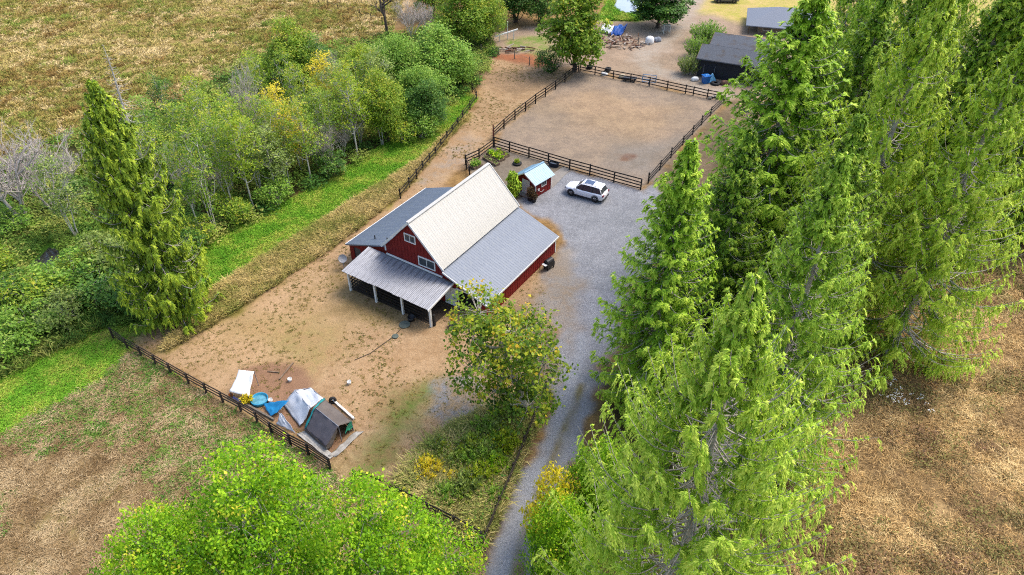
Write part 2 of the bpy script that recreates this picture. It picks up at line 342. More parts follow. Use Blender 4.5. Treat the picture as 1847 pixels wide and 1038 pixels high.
# sand pad by the tarps
K = lambda x, y: (400 + x / 5.19, 650 + y / 5.19)
zone([K(*q) for q in ((200, 90), (420, 40), (620, 20), (730, 60), (850, 150), (885, 225), (850, 262), (1240, 600), (1020, 930), (480, 560), (240, 400))], (168, 132, 104), (154, 120, 94), edge=.35, warp=.3)

nx, ny = len(gx), len(gy)
Zh = (vnoise(X, Y, 5, 9) - .5) * .06 + (vnoise(X, Y, 1.3, 8) - .5) * .03
Vg = np.stack([X, Y, np.minimum(Zh, .02) - .02], 1)
ii, jj = np.meshgrid(np.arange(nx - 1), np.arange(ny - 1)); q = (jj * nx + ii).ravel()
Fg = np.stack([q, q + 1, q + nx + 1, q + nx], 1)
fc = Vg[Fg].mean(1)
def ground_mat():
    m, nt, N, L, P = _nt('ground_cover')
    tc = N.new('ShaderNodeTexCoord'); vec = tc.outputs['Object']
    def noise(sc, det=5, ro=.6, v=vec):
        n = N.new('ShaderNodeTexNoise'); n.inputs['Scale'].default_value = sc; n.inputs['Detail'].default_value = det; n.inputs['Roughness'].default_value = ro; L.new(v, n.inputs['Vector']); return n.outputs['Fac']
    def rng(f, a, b, c=0, d=1):
        r = N.new('ShaderNodeMapRange'); r.inputs[1].default_value = a; r.inputs[2].default_value = b; r.inputs[3].default_value = c; r.inputs[4].default_value = d; L.new(f, r.inputs[0]); return r.outputs[0]
    def attr(n): 
        a = N.new('ShaderNodeAttribute'); a.attribute_name = n; return a
    def math_(op, a, b):
        x = N.new('ShaderNodeMath'); x.operation = op
        for i, s_ in enumerate((a, b)):
            if isinstance(s_, (int, float)): x.inputs[i].default_value = s_
            else: L.new(s_, x.inputs[i])
        return x.outputs[0]
    def mix(f, a, b, mode='MIX'):
        x = N.new('ShaderNodeMixRGB'); x.blend_type = mode
        for i, s_ in enumerate((f, a, b)):
            if isinstance(s_, (int, float)): x.inputs[i].default_value = s_
            elif isinstance(s_, tuple): x.inputs[i].default_value = (*s_, 1)
            else: L.new(s_, x.inputs[i])
        return x.outputs[0]
    A, B = attr('zone_a').outputs['Color'], attr('zone_b').outputs['Color']
    big = noise(.35, 6, .7); mid = noise(1.6, 5, .7); fine = noise(9, 4, .7)
    f = math_('ADD', math_('MULTIPLY', big, .6), math_('MULTIPLY', mid, .4))
    c = mix(rng(f, .42, .58), A, B)
    c = mix(1.0, c, mix(rng(fine, .3, .7), (.72, .70, .68), (1.22, 1.22, 1.22)), 'MULTIPLY')
    c = mix(1.0, c, mix(rng(noise(.06, 4, .6), .3, .7), (.86, .88, .86), (1.1, 1.08, 1.08)), 'MULTIPLY')
    # hoof marks and weeds in the worn pasture
    vo = N.new('ShaderNodeTexVoronoi'); vo.inputs['Scale'].default_value = 1.9; vo.inputs['Randomness'].default_value = 1; L.new(vec, vo.inputs['Vector'])
    pk = math_('MULTIPLY', math_('MULTIPLY', rng(vo.outputs['Distance'], .26, .12), rng(noise(.5, 3), .42, .6)), attr('pock').outputs['Fac'])
    c = mix(math_('MULTIPLY', pk, .62), c, S(104, 88, 48))
    # loose stone
    v2 = N.new('ShaderNodeTexVoronoi'); v2.inputs['Scale'].default_value = 17; L.new(vec, v2.inputs['Vector'])
    bw = N.new('ShaderNodeSeparateColor'); L.new(v2.outputs['Color'], bw.inputs[0])
    st = mix(bw.outputs[0], (.74, .745, .76), (1.24, 1.24, 1.24))
    c = mix(attr('gravel').outputs['Fac'], c, mix(1.0, c, st, 'MULTIPLY'))
    L.new(c, P.inputs['Base Color']); P.inputs['Roughness'].default_value = .95; P.inputs['Specular IOR Level'].default_value = .1
    b = N.new('ShaderNodeBump'); b.inputs['Strength'].default_value = .5; b.inputs['Distance'].default_value = .12
    L.new(math_('ADD', mid, math_('MULTIPLY', fine, .5)), b.inputs['Height']); L.new(b.outputs[0], P.inputs['Normal'])
    return m
M['ground'] = ground_mat()
def sub_ground(name, mask, label, cat):
    F = Fg[mask]; u, inv = np.unique(F, return_inverse=True)
    me = np_mesh(name, Vg[u], inv.reshape(F.shape), [M['ground']], {'zone_a': ZA[u], 'zone_b': ZB[u], 'gravel': GRV[u], 'pock': PCK[u]}, smooth=True)
    o = link(name, me); tag(o, label, cat, kind='structure')
mD = sdist(fc[:, 0], fc[:, 1], POLY['drive']) > 0; mA = (sdist(fc[:, 0], fc[:, 1], POLY['arena']) > 0) & ~mD
mP = (sdist(fc[:, 0], fc[:, 1], POLY['paddock']) > 0) & ~mD & ~mA
sub_ground('driveway', mD, 'blue-grey gravel yard and drive running past the red barn', 'driveway')
sub_ground('riding_arena', mA, 'bare beige sand floor of the fenced riding arena', 'arena floor')
sub_ground('pasture', mP, 'worn tan dirt pasture around the barn', 'pasture')
sub_ground('ground', ~(mD | mA | mP), 'dry grass land around the barn plot', 'ground')

# water
def flat(name, poly, z, mat, label, cat, kind='structure'):
    bm = bmesh.new(); f = bm.faces.new([bm.verts.new((p[0], p[1], z)) for p in poly]); bmesh.ops.triangulate(bm, faces=[f]); bmesh.ops.recalc_face_normals(bm, faces=bm.faces)
    me = bpy.data.meshes.new(name); bm.to_mesh(me); bm.free(); me.materials.append(mat)
    if me.polygons[0].normal.z < 0: me.flip_normals()
    return tag(link(name, me), label, cat, kind=kind)
M['pond'] = pm('pond_water', S(196, 206, 218, .5), S(170, 186, 204, .5), .3, .08, spec=.6)
M['ditch'] = pm('ditch_water', (.012, .013, .012), (.03, .03, .028), 1, .06, spec=.7)
flat('pond', GP([(1108, 12), (1118, 22), (1133, 25), (1150, 23), (1160, 0), (1166, -30), (1130, -34), (1112, -10)]), .012, M['pond'], 'small pale pond with a green bank', 'pond')
flat('ditch', GP([(46, 481), (70, 466), (88, 447), (104, 450), (110, 470), (90, 478), (66, 482)]), .012, M['ditch'], 'dark still water in the ditch among reeds', 'ditch')

# ------------------------------------------------------------------ scattered growth (uncountable cover)
rs = np.random.default_rng(11)
def tuft(name, seed, n, hgt, spread, lean, wid, mat, leafy=0):
    r = np.random.default_rng(seed)
    a = r.uniform(0, 2 * np.pi, n); rad = spread * np.sqrt(r.uniform(0, 1, n)); P = np.stack([rad * np.cos(a), rad * np.sin(a), np.full(n, -.03)], 1)
    az = r.uniform(0, 2 * np.pi, n); ln = r.uniform(.2, 1, n) * lean
    D = np.stack([np.cos(az) * ln, np.sin(az) * ln, np.ones(n)], 1)
    if leafy: P[:, 2] = r.uniform(0, hgt, n); D[:, 2] = r.uniform(-.2, .8, n); L_ = r.uniform(.5, 1, n) * leafy
    else: L_ = hgt * r.uniform(.5, 1.1, n)
    W_ = wid * r.uniform(.6, 1.3, n); D = unit(D)
    side = unit(np.cross(D, r.normal(size=(n, 3))))
    mid_ = P + D * (L_ * .55)[:, None]; tip = P + D * (L_)[:, None] + np.stack([np.cos(az) * L_ * .3 * lean, np.sin(az) * L_ * .3 * lean, -L_ * .18 * lean], 1)
    V = np.stack([P, mid_ + side * W_[:, None] / 2, tip, mid_ - side * W_[:, None] / 2], 1).reshape(-1, 3)
    me = np_mesh(name, V, np.arange(4 * n).reshape(-1, 4), [mat])
    return bpy.data.objects.new(name, me)
def in_poly(polys, n, rng, grow=0, avoid=(), clump=None):
    """n random ground points inside world polygon(s)"""
    out = []
    P = polys if isinstance(polys, np.ndarray) else GP(polys)
    lo, hi = P.min(0), P.max(0); tot = 0
    while tot < n:
        q_ = rng.uniform(lo, hi, (n * 3, 2))
        k = sdist(q_[:, 0], q_[:, 1], P) > grow
        for av in avoid: k &= sdist(q_[:, 0], q_[:, 1], av) < 0
        if clump: k &= vnoise(q_[:, 0], q_[:, 1], clump, 21) + rng.uniform(-.18, .18, len(q_)) > .5
        k &= (q_[:, 1] < 175) & (np.abs(q_[:, 0]) < 130)
        q_ = q_[k]; out.append(q_); tot += len(q_)
        if len(q_) == 0: break
    return np.concatenate(out)[:n]
def scatter(name, label, cat, pts, tufts, smin, smax):
    n = len(pts); V = np.zeros((n, 3)); V[:, :2] = pts
    me = bpy.data.meshes.new(name); me.vertices.add(n); me.vertices.foreach_set('co', V.astype(np.float32).ravel())
    a = me.attributes.new('sc', 'FLOAT', 'POINT'); a.data.foreach_set('value', rs.uniform(smin, smax, n).astype(np.float32))
    a = me.attributes.new('rz', 'FLOAT_VECTOR', 'POINT'); rv = np.zeros((n, 3), np.float32); rv[:, 2] = rs.uniform(0, 6.28, n); rv[:, :2] = rs.normal(0, .1, (n, 2)); a.data.foreach_set('vector', rv.ravel())
    o = link(name, me); tag(o, label, cat, kind='stuff')
    ng = bpy.data.node_groups.new(name, 'GeometryNodeTree')
    ng.interface.new_socket('Geometry', in_out='INPUT', socket_type='NodeSocketGeometry'); ng.interface.new_socket('Geometry', in_out='OUTPUT', socket_type='NodeSocketGeometry')
    N = ng.nodes; L = ng.links; gi = N.new('NodeGroupInput'); go = N.new('NodeGroupOutput')
    io = N.new('GeometryNodeInstanceOnPoints'); jn = N.new('GeometryNodeJoinGeometry')
    for t in tufts:
        oi = N.new('GeometryNodeObjectInfo'); oi.inputs['Object'].default_value = t; oi.inputs['As Instance'].default_value = True; L.new(oi.outputs['Geometry'], jn.inputs[0])
    s_ = N.new('GeometryNodeInputNamedAttribute'); s_.data_type = 'FLOAT'; s_.inputs['Name'].default_value = 'sc'
    r_ = N.new('GeometryNodeInputNamedAttribute'); r_.data_type = 'FLOAT_VECTOR'; r_.inputs['Name'].default_value = 'rz'
    ri = N.new('FunctionNodeRandomValue'); ri.data_type = 'INT'
    ri.inputs[4].default_value = 0; ri.inputs[5].default_value = len(tufts) - 1
    L.new(gi.outputs[0], io.inputs['Points']); L.new(jn.outputs[0], io.inputs['Instance']); io.inputs['Pick Instance'].default_value = True
    L.new(ri.outputs[2], io.inputs['Instance Index']); L.new(s_.outputs[0], io.inputs['Scale']); L.new(r_.outputs[0], io.inputs['Rotation'])
    L.new(io.outputs[0], go.inputs[0])
    md = o.modifiers.new('scatter', 'NODES'); md.node_group = ng
    return o
def tufts3(name, n, hgt, spread, lean, wid, mat, leafy=0): return [tuft(name, 40 + k, n, hgt, spread, lean, wid, mat, leafy) for k in range(3)]
gm_meadow = grassmat('meadow_grass', S(226, 202, 146, .9), S(198, 176, 108, .9), S(150, 152, 72, .9), .1)
gm_rust = grassmat('rush_grass', S(158, 128, 74, .9), S(152, 142, 70, .9), S(140, 158, 68, .9), .12)
gm_green = grassmat('green_grass', S(186, 196, 84, .85), S(140, 190, 56, .85), S(110, 168, 46, .85), .3)
gm_tall = grassmat('tall_dry_grass', S(214, 190, 126, .9), S(192, 172, 102, .9), S(146, 150, 74, .9), .25)
gm_straw = grassmat('straw_grass', S(210, 186, 144, .85), S(184, 157, 116, .85), S(146, 120, 84, .85), .35)
gm_dark = grassmat('dark_weed', S(124, 156, 66, .85), S(98, 136, 58, .85), None, .4)
gm_gold = grassmat('golden_grass', S(230, 202, 146, 1), S(212, 176, 118, .95), S(170, 142, 100, .95), .18)
gm_brown = grassmat('brown_bramble', S(150, 118, 90, .85), S(140, 126, 82, .85), S(146, 142, 82, .85), .3)
gm_brush = grassmat('brush_leaf', S(172, 176, 92, .9), S(124, 156, 60, .9), S(76, 118, 52, .9), .22)
gm_weed = grassmat('weed_leaf', S(214, 196, 134, 1), S(178, 170, 100, 1), S(140, 152, 76, 1), .5)
PD = POLY
DITCH = GP([(36, 500), (60, 462), (84, 440), (112, 440), (124, 475), (100, 492), (70, 496)])
scatter('meadow_grass', 'tan tussock grass of the wide meadow behind the woods', 'meadow grass', in_poly(PD['meadow'], 15000, rs), tufts3('meadow_tuft', 34, .5, .55, 1.1, .09, gm_meadow), .7, 1.5)
scatter('rush_clumps', 'rust and olive rush clumps in the wide meadow', 'rushes', in_poly(PD['meadow'], 5200, rs, clump=9), tufts3('rush_tuft', 36, .75, .6, .8, .09, gm_rust), .6, 1.4)
scatter('grass_strip', 'bright green short grass beside the woods', 'grass', in_poly(PD['green_strip'], 9000, rs, grow=.1), tufts3('green_tuft', 22, .22, .3, 1.0, .05, gm_green), .7, 1.5)
scatter('dry_verge', 'tall dry grass verge between green strip and tan pasture', 'tall grass', in_poly(PD['tall_strip'], 3800, rs), tufts3('verge_tuft', 40, .7, .4, .9, .05, gm_tall), .6, 1.3)
scatter('mown_grass', 'green mown grass on the lower left track', 'grass', np.concatenate([in_poly(PD['mown'], 4200, rs), in_poly(PD['mown'], 3600, rs, clump=2.5)]), tufts3('mown_tuft', 20, .2, .35, 1.2, .05, gm_green), .7, 1.4)
scatter('straw_grass', 'flattened straw grass of the lower left field', 'straw', in_poly(PD['straw_field'], 12000, rs, avoid=(PD['mown'], PD['weeds'])), tufts3('straw_tuft', 26, .34, .4, 2.2, .035, gm_straw), .6, 1.4)
scatter('dark_weeds', 'dark green weed patches in the lower left field', 'weeds', in_poly(PD['straw_field'], 4200, rs, avoid=(PD['mown'],), clump=4.5), tufts3('dark_tuft', 44, .22, .4, 1.3, .09, gm_dark), .6, 1.3)
scatter('golden_grass', 'golden dry grass of the field right of the conifers', 'dry grass', in_poly(PD['right_field'], 15000, rs), tufts3('gold_tuft', 40, .5, .5, 1.5, .035, gm_gold), .6, 1.4)
scatter('brambles', 'brown and olive bramble patches in the right field', 'brambles', in_poly(PD['right_field'], 3600, rs, clump=5), tufts3('bramble_tuft', 60, .45, .6, 1.2, .1, gm_brown, .16), .6, 1.4)
scatter('brush', 'lush green brush and reeds around the ditch', 'brush', in_poly(PD['brush'], 1100, rs, clump=4, avoid=(DITCH,)), tufts3('brush_clump', 130, 1.1, .75, 1.2, .11, gm_brush, .3), .3, 1.1)
scatter('reeds', 'upright green reeds beside the ditch', 'reeds', in_poly(PD['brush'], 4200, rs, avoid=(DITCH,)), tufts3('reed_tuft', 40, 1.1, .5, .7, .06, gm_brush), .6, 1.3)
scatter('undergrowth', 'tangled undergrowth beneath the woodland trees', 'undergrowth', in_poly(PD['woods'], 2600, rs, avoid=(DITCH,)), tufts3('under_clump', 90, .9, .8, 1.2, .13, gm_brush, .28), .5, 1.4)
scatter('corner_weeds', 'olive weeds filling the fenced corner beside the drive', 'weeds', in_poly(PD['weeds'], 1900, rs), tufts3('weed_clump', 90, .95, .45, .9, .05, gm_weed), .5, 1.5)
scatter('corner_leaves', 'leafy green weeds among the tall corner grass', 'weeds', in_poly(PD['weeds'], 330, rs), tufts3('corner_leaf', 60, .8, .4, 1.2, .1, gm_brush, .2), .4, 1.3)
scatter('pasture_tufts', 'small olive tufts dotted over the worn pasture', 'grass tufts', in_poly(PD['paddock'], 3600, rs, grow=.5, avoid=(PD['drive'], PD['arena'], PD['garden']), clump=4), tufts3('pock_tuft', 14, .1, .14, 1.6, .05, grassmat('pasture_tuft', S(160, 140, 80, .8), S(120, 118, 56, .8), None, .3)), .6, 1.4)
scatter('bank_grass', 'bright grass on the bank of the pond', 'grass', in_poly(PD['pond_bank'], 1200, rs, avoid=(GP([(1104, 12), (1118, 24), (1133, 27), (1152, 25), (1164, 0), (1166, -34), (1128, -36), (1108, -10)]),)), tufts3('bank_tuft', 26, .5, .5, .9, .08, gm_green), .8, 1.5)
# ------------------------------------------------------------------ roofs and walls
def rib_panel(name, w, L, n, mat, rib=.03, rw=.05, over=0, wave=False):
    """metal sheet: x along the eave 0..w, y up the slope 0..L, ribs proud of it"""
    mb = MB(); prof = []
    if wave:
        k = n * 4
        prof = [(w * i / k, rib * (.5 - .5 * math.cos(2 * math.pi * i / 4))) for i in range(k + 1)]
    else:
        prof = [(0, 0)]
        for i in range(n):
            c = w * (i + .5) / n
            prof += [(c - rw, 0), (c - rw * .45, rib), (c + rw * .45, rib), (c + rw, 0)]
        prof.append((w, 0))
    m = len(prof); vs_ = [(x, 0, z) for x, z in prof] + [(x, L, z) for x, z in prof] + [(0, 0, -.025), (w, 0, -.025), (0, L, -.025), (w, L, -.025)]
    fs = [(i, i + 1, m + i + 1, m + i) for i in range(m - 1)] + [(2 * m, 2 * m + 2, 2 * m + 3, 2 * m + 1)]
    fs += [tuple([2 * m, 2 * m + 1] + list(range(m - 1, -1, -1))), tuple([2 * m + 3, 2 * m + 2] + list(range(m, 2 * m))), (0, m, 2 * m + 2, 2 * m), (m - 1, 2 * m + 1, 2 * m + 3, 2 * m - 1)]
    mb.add(vs_, fs); return mb.mesh(name, [mat])
def lay_roof(parent, name, p0, along, up, n, mat, ribs=3, wave=False, jit=0.0, seed=1, rib=.011):
    p0 = Vector(p0); along = Vector(along); up = Vector(up); w = along.length / n; L = up.length
    x = along.normalized(); y = up.normalized(); z = x.cross(y)
    me = rib_panel(name, w - .004, L, ribs, mat, wave=wave, rib=rib); r = random.Random(seed); out = []
    if z.z < 0:
        p0 = p0 + along; x = -x; z = x.cross(y)
    for i in range(n):
        p = p0 + x * (w * i) + y * r.uniform(-jit, jit) + z * (.003 * (i % 2))
        mt = Matrix(((x.x, y.x, z.x, p.x), (x.y, y.y, z.y, p.y), (x.z, y.z, z.z, p.z), (0, 0, 0, 1)))
        out.append(link(name, me, parent, None, mt))
    return out
def window(parent, name, u0, u1, z0, z1, v, panes, mtx=None, fw=.1):
    """in the plane y=v facing -y: frame with panes as sub-parts"""
    mb = MB(); mb.box(u0, u1, v - .06, v + .02, z0, z0 + fw).box(u0, u1, v - .06, v + .02, z1 - fw, z1).box(u0, u0 + fw, v - .057, v + .02, z0 + fw, z1 - fw).box(u1 - fw, u1, v - .057, v + .02, z0 + fw, z1 - fw)
    cols, rows = panes
    for i in range(1, cols):
        x = u0 + (u1 - u0) * i / cols; mb.box(x - .03, x + .03, v - .05, v + .02, z0 + fw, z1 - fw)
    o = mb.obj(name, M['white_trim'], parent, mtx)
    gw = (u1 - u0) / cols
    for i in range(cols):
        a = u0 + gw * i + (fw if i == 0 else .03); b = u0 + gw * (i + 1) - (fw if i == cols - 1 else .03)
        for j in range(rows):
            c = z0 + fw + (z1 - z0 - 2 * fw) * j / rows; d = z0 + fw + (z1 - z0 - 2 * fw) * (j + 1) / rows
            if rows > 1:
                m = (a + b) / 2
                for (aa, bb) in ((a, m - .012), (m + .012, b)): MB().box(aa, bb, v - .03, v - .01, c + .012, d - .012).obj('pane', M['glass'], o)
            else: MB().box(a, b, v - .03, v - .01, c, d).obj('pane', M['glass'], o)
    return o
def board_wall(mb, poly, v0, v1, sp=.42, mi=0, face=-1):
    """prism wall plus battens on the side v0 (poly in x,z)"""
    mb.prism(poly, v0, v1, mi)
    xs = [p[0] for p in poly]; x = min(xs) + sp
    def zrange(x):
        zs = []
        for i in range(len(poly)):
            (xa, za), (xb, zb) = poly[i], poly[(i + 1) % len(poly)]
            if (xa - x) * (xb - x) < 0: zs.append(za + (zb - za) * (x - xa) / (xb - xa))
        return (min(zs), max(zs)) if len(zs) > 1 else None
    while x < max(xs) - .05:
        z = zrange(x)
        if z and z[1] - z[0] > .2: mb.box(x - .025, x + .025, v0 - .022, v0 - .001, z[0] + .02, z[1] - .03, mi)
        x += sp

# ------------------------------------------------------------------ barn
BX, BY, BYAW = -9.142, 51.818, -.567
barn = thing('barn', 'red barn with steep white metal roof and grey lean-to roofs', 'barn', (BX, BY, 0), BYAW)
L_, w_, hr, he = 12.73, 3.574, 7.68, 3.923
lay_roof(barn, 'white_roof_panel', (w_, 0, he), (0, L_, 0), (-w_, 0, hr - he), 14, M['white_roof'], 3)
lay_roof(barn, 'white_roof_panel', (-w_, 0, he), (0, L_, 0), (w_, 0, hr - he), 14, M['white_roof'], 3)
wl, wr, hl = 8.792, 8.202, 1.9
lay_roof(barn, 'grey_roof_panel', (wr, -.02, hl), (0, 12.85, 0), (3.42 - wr, 0, 3.74 - hl), 14, M['grey_roof'], 3, seed=2)
lay_roof(barn, 'grey_roof_panel', (-wl, .4, hl), (0, 12.78, 0), (wl - 3.42, 0, 3.74 - hl), 14, M['grey_roof'], 3, seed=3)
MB().bar((0, -.02, hr + .035), (0, L_ + .02, hr + .035), .34, .05).obj('ridge_cap', M['white_roof'], barn)
# gable walls and lean-to walls
mb = MB(); board_wall(mb, [(-3.3, 0), (3.3, 0), (3.3, 3.98), (0, 7.5), (-3.3, 3.98)], .3, .45, .38); mb.obj('front_gable_wall', M['red'], barn)
mb = MB(); board_wall(mb, [(-3.3, 0), (3.3, 0), (3.3, 3.98), (0, 7.5), (-3.3, 3.98)], 12.3, 12.45, .5); mb.obj('back_gable_wall', M['red'], barn)
mb = MB(); mb.box(3.16, 3.3, .46, 12.29, 0, 3.9).box(-3.3, -3.16, .46, 12.29, 0, 3.9); mb.obj('side_wall', M['red'], barn)
def slz(u, ue): return 3.74 - (abs(u) - 3.42) * (3.74 - hl) / (ue - 3.42) - .06
mb = MB()
board_wall(mb, [(3.31, 2.15), (7.9, 2.15 if slz(7.9, wr) > 2.15 else slz(7.9, wr)), (7.9, slz(7.9, wr)), (3.31, slz(3.31, wr))] if slz(7.9, wr) > 2.16 else [(3.31, 2.15), (7.2, 2.15), (3.31, slz(3.31, wr))], .3, .42, .4)
mb.box(3.31, 3.4, .3, .42, 0, 2.15).box(4.72, 4.95, .3, .42, 0, 2.15).box(7.3, 7.9, .3, .42, 0, 1.9); mb.obj('lean_to_front_wall', M['red'], barn)
mb = MB(); mb.box(7.9, 8.0, .3, 12.6, 0, 1.9)
for k in range(30): mb.box(8.0, 8.022, .5 + k * .41, .55 + k * .41, .02, 1.86)
mb.obj('outer_wall', M['red'], barn)
mb = MB(); mb.prism([(3.31, 0), (7.89, 0), (7.89, slz(7.89, wr)), (3.31, slz(3.31, wr))], 12.45, 12.58); mb.obj('lean_to_back_wall', M['red'], barn)
mb = MB(); mb.box(-8.55, -8.45, .72, 12.9, 0, 1.88); mb.obj('outer_wall', M['red'], barn)
mb = MB(); board_wall(mb, [(-7.1, 0), (-3.31, 0), (-3.31, slz(3.31, wl)), (-7.1, slz(7.1, wl))], .6, .7, .4); mb.box(-8.55, -8.0, .6, .7, 0, 1.88).box(-8.0, -7.1, .6, .7, 1.75, 2.12); mb.obj('lean_to_front_wall', M['red'], barn)
mb = MB(); mb.prism([(-8.45, 0), (-3.31, 0), (-3.31, slz(3.31, wl)), (-8.45, slz(8.45, wl))], 12.85, 12.95); mb.obj('lean_to_back_wall', M['red'], barn)
MB().box(-7.98, -7.12, .68, .74, 0, 1.75).obj('stall_door', pm('grey_door', S(104, 98, 96)), barn)
MB().box(4.96, 7.28, .9, .98, 0, 2.1).obj('dark_bay', M['dark'], barn)  # near-black panel paints the shade inside the open bay
# trims
for sgn in (-1, 1):
    MB().bar((sgn * (w_ + .03), -.03, he - .06), (sgn * .02, -.03, hr - .06), .05, .2, (0, 0, 1)).obj('rake_board', M['white_trim'], barn)
    MB().bar((sgn * (w_ + .03), L_ + .03, he - .06), (sgn * .02, L_ + .03, hr - .06), .05, .2).obj('rake_board', M['white_trim'], barn)
MB().bar((wr + .03, -.02, hl - .06), (wr + .03, 12.84, hl - .06), .05, .16).obj('eave_trim', M['white_trim'], barn)
MB().bar((3.5, -.05, 3.64), (wr + .02, -.05, hl - .05), .05, .16).obj('rake_board', M['white_trim'], barn)
MB().bar((-3.6, .36, 3.6), (-wl, .36, hl - .05), .05, .14).obj('rake_board', M['grey_roof'], barn)
MB().bar((-wl - .03, .4, hl - .04), (-wl - .03, 13.17, hl - .04), .06, .12).obj('gutter', M['white_trim'], barn)
MB().box(-3.42, -3.28, .24, .32, 3.3, 3.98).obj('corner_board', M['white_trim'], barn)
MB().box(7.86, 8.04, 12.5, 12.64, 0, 1.9).obj('corner_board', M['white_trim'], barn)
window(barn, 'upper_window', -.83, .47, 5.34, 6.22, .28, (2, 3))
window(barn, 'gable_window', .58, 2.5, 3.2, 4.22, .28, (2, 1))
d = MB().box(3.42, 4.7, .24, .31, 0, 2.08).obj('white_door', M['white_trim'], barn)
MB().box(4.5, 4.58, .18, .24, .95, 1.05).obj('handle', M['black_plastic'], d)
for u in (4.86, 7.3): MB().box(u, u + .1, .22, .3, 0, 2.12).obj('bay_frame', M['white_trim'], barn)
MB().box(4.72, 7.4, .2, .29, 2.12, 2.24).obj('bay_frame', M['white_trim'], barn)
for (x, y) in ((-3.9, 1.2), (-5.9, 1.6)): MB().tube([(x, y, slz(x, wl)), (x, y, slz(x, wl) + .45)], [.06, .06], 8).obj('vent_pipe', M['black_plastic'], barn)

# ------------------------------------------------------------------ open shelter on the front of the barn
sh = thing('pole_shelter', 'open shelter with rusty corrugated roof and white posts before the barn', 'shelter', (BX, BY, 0), BYAW)
ps = lay_roof(sh, 'corrugated_sheet', (-5.55, -3.55, 2.42), (10.05, 0, -.16), (0, 3.8, .5), 15, M['galv'], 4, wave=True, jit=.05, seed=4, rib=.05)
for i in range(4):
    u = -5.165 + i * 3.178
    MB().box(u - .09, u + .09, -3.26, -3.08, 0, 2.3 - .02 * i).obj('post', M['white_trim'], sh)
MB().bar((-5.5, -3.15, 2.34), (4.45, -3.15, 2.2), .1, .16).obj('beam', M['white_trim'], sh)
MB().bar((4.53, -3.6, 2.16), (4.53, .22, 2.7), .05, .18).obj('rake_board', M['white_trim'], sh)
MB().box(-5.4, 4.4, .1, .22, 2.68, 2.8).obj('ledger', M['wood'], sh)
MB().bar((-3.2, .17, 3.06), (3.3, .17, 2.93), .12, .12).obj('flashing', M['white_trim'], sh)
for i in range(3):
    for k in range(4):
        a = -5.165 + i * 3.178; zz = .3 + k * .34
        MB().bar((a, -2.98, zz), (a + 3.178, -2.98, zz), .05, .11).obj('rail', M['fence'], sh)
for k in range(4): MB().bar((-5.165, -2.98, .3 + k * .34), (-5.165, -.1, .3 + k * .34), .05, .11).obj('rail', M['fence'], sh)
MB().box(4.44, 4.62, -2.98, -2.8, 0, 1.25).obj('gate_post', M['black_plastic'], sh)
tag(flat('shelter_floor', [Matrix.Rotation(BYAW, 3, 'Z') @ Vector(p) + Vector((BX, BY, 0)) for p in ((-5.3, -3.0, 0), (4.4, -3.0, 0), (4.4, .28, 0), (-5.3, .28, 0))], .012, pm('dark_soil', S(86, 72, 58), S(66, 54, 44), 2, .95), 'dark brown soil floor beneath the open shelter', 'floor'))  # floor sheet in a darker brown than the pasture around it
# ------------------------------------------------------------------ garden shed
pa, pb_ = G(965.6, 357.4), G(993.7, 340.5); SY = math.atan2(pb_.y - pa.y, pb_.x - pa.x) - math.pi / 2
shed = thing('garden_shed', 'small red shed with pale blue metal roof and white door', 'shed', pa, SY)
sw, sl, se, sr = 2.8, (pb_ - pa).length, 1.95, 2.78
mb = MB(); board_wall(mb, [(-sw, 0), (0, 0), (0, se), (-sw / 2, sr - .05), (-sw, se)], 0, .08, .3); mb.obj('front_wall', M['red'], shed)
mb = MB(); mb.prism([(-sw, 0), (0, 0), (0, se), (-sw / 2, sr - .05), (-sw, se)], sl - .08, sl); mb.obj('back_wall', M['red'], shed)
mb = MB(); mb.box(-.08, 0, .09, sl - .09, 0, se)
for k in range(8): mb.box(0, .02, .22 + k * .33, .26 + k * .33, .05, se - .02)
mb.obj('side_wall', M['red'], shed)
MB().box(-sw, -sw + .08, .09, sl - .09, 0, se).obj('side_wall', M['red'], shed)
for s_ in (0, 1):
    if s_: lay_roof(shed, 'roof_panel', (.32, -.35, se - .12), (0, sl + .6, 0), (-sw / 2 - .32, 0, sr - se + .18), 4, M['blue_roof'], 3)
    else: lay_roof(shed, 'roof_panel', (-sw - .32, -.35, se - .12), (0, sl + .6, 0), (sw / 2 + .32, 0, sr - se + .18), 4, M['blue_roof'], 3)
MB().bar((-sw / 2, -.36, sr + .075), (-sw / 2, sl + .26, sr + .075), .22, .04).obj('ridge_cap', M['blue_roof'], shed)
d = MB().box(-1.95, -.85, -.06, -.003, .05, 1.82).obj('door', M['white_trim'], shed)
MB().box(-.97, -.92, -.1, -.06, .9, 1.0).obj('handle', M['black_plastic'], d)
MB().bar((-sw - .28, -.37, se - .2), (-sw / 2, -.37, sr - .02), .05, .12).obj('rake_board', M['white_trim'], shed)
MB().bar((.3, -.37, se - .2), (-sw / 2, -.37, sr - .02), .05, .12).obj('rake_board', M['white_trim'], shed)
MB().box(-.07, .03, -.03, .07, 0, se).obj('corner_board', M['white_trim'], shed)
MB().box(-.07, .03, sl - .07, sl + .03, 0, se).obj('corner_board', M['white_trim'], shed)
mb = MB(); y0, y1, z0, z1 = sl * .36, sl * .68, .95, 1.62
mb.box(.0, .06, y0, y1, z0, z0 + .08).box(.0, .06, y0, y1, z1 - .08, z1).box(.0, .057, y0, y0 + .08, z0 + .08, z1 - .08).box(.0, .057, y1 - .08, y1, z0 + .08, z1 - .08)
ym = (y0 + y1) / 2; mb.box(.0, .05, ym - .02, ym + .02, z0 + .08, z1 - .08)
win = mb.obj('window', M['white_trim'], shed)
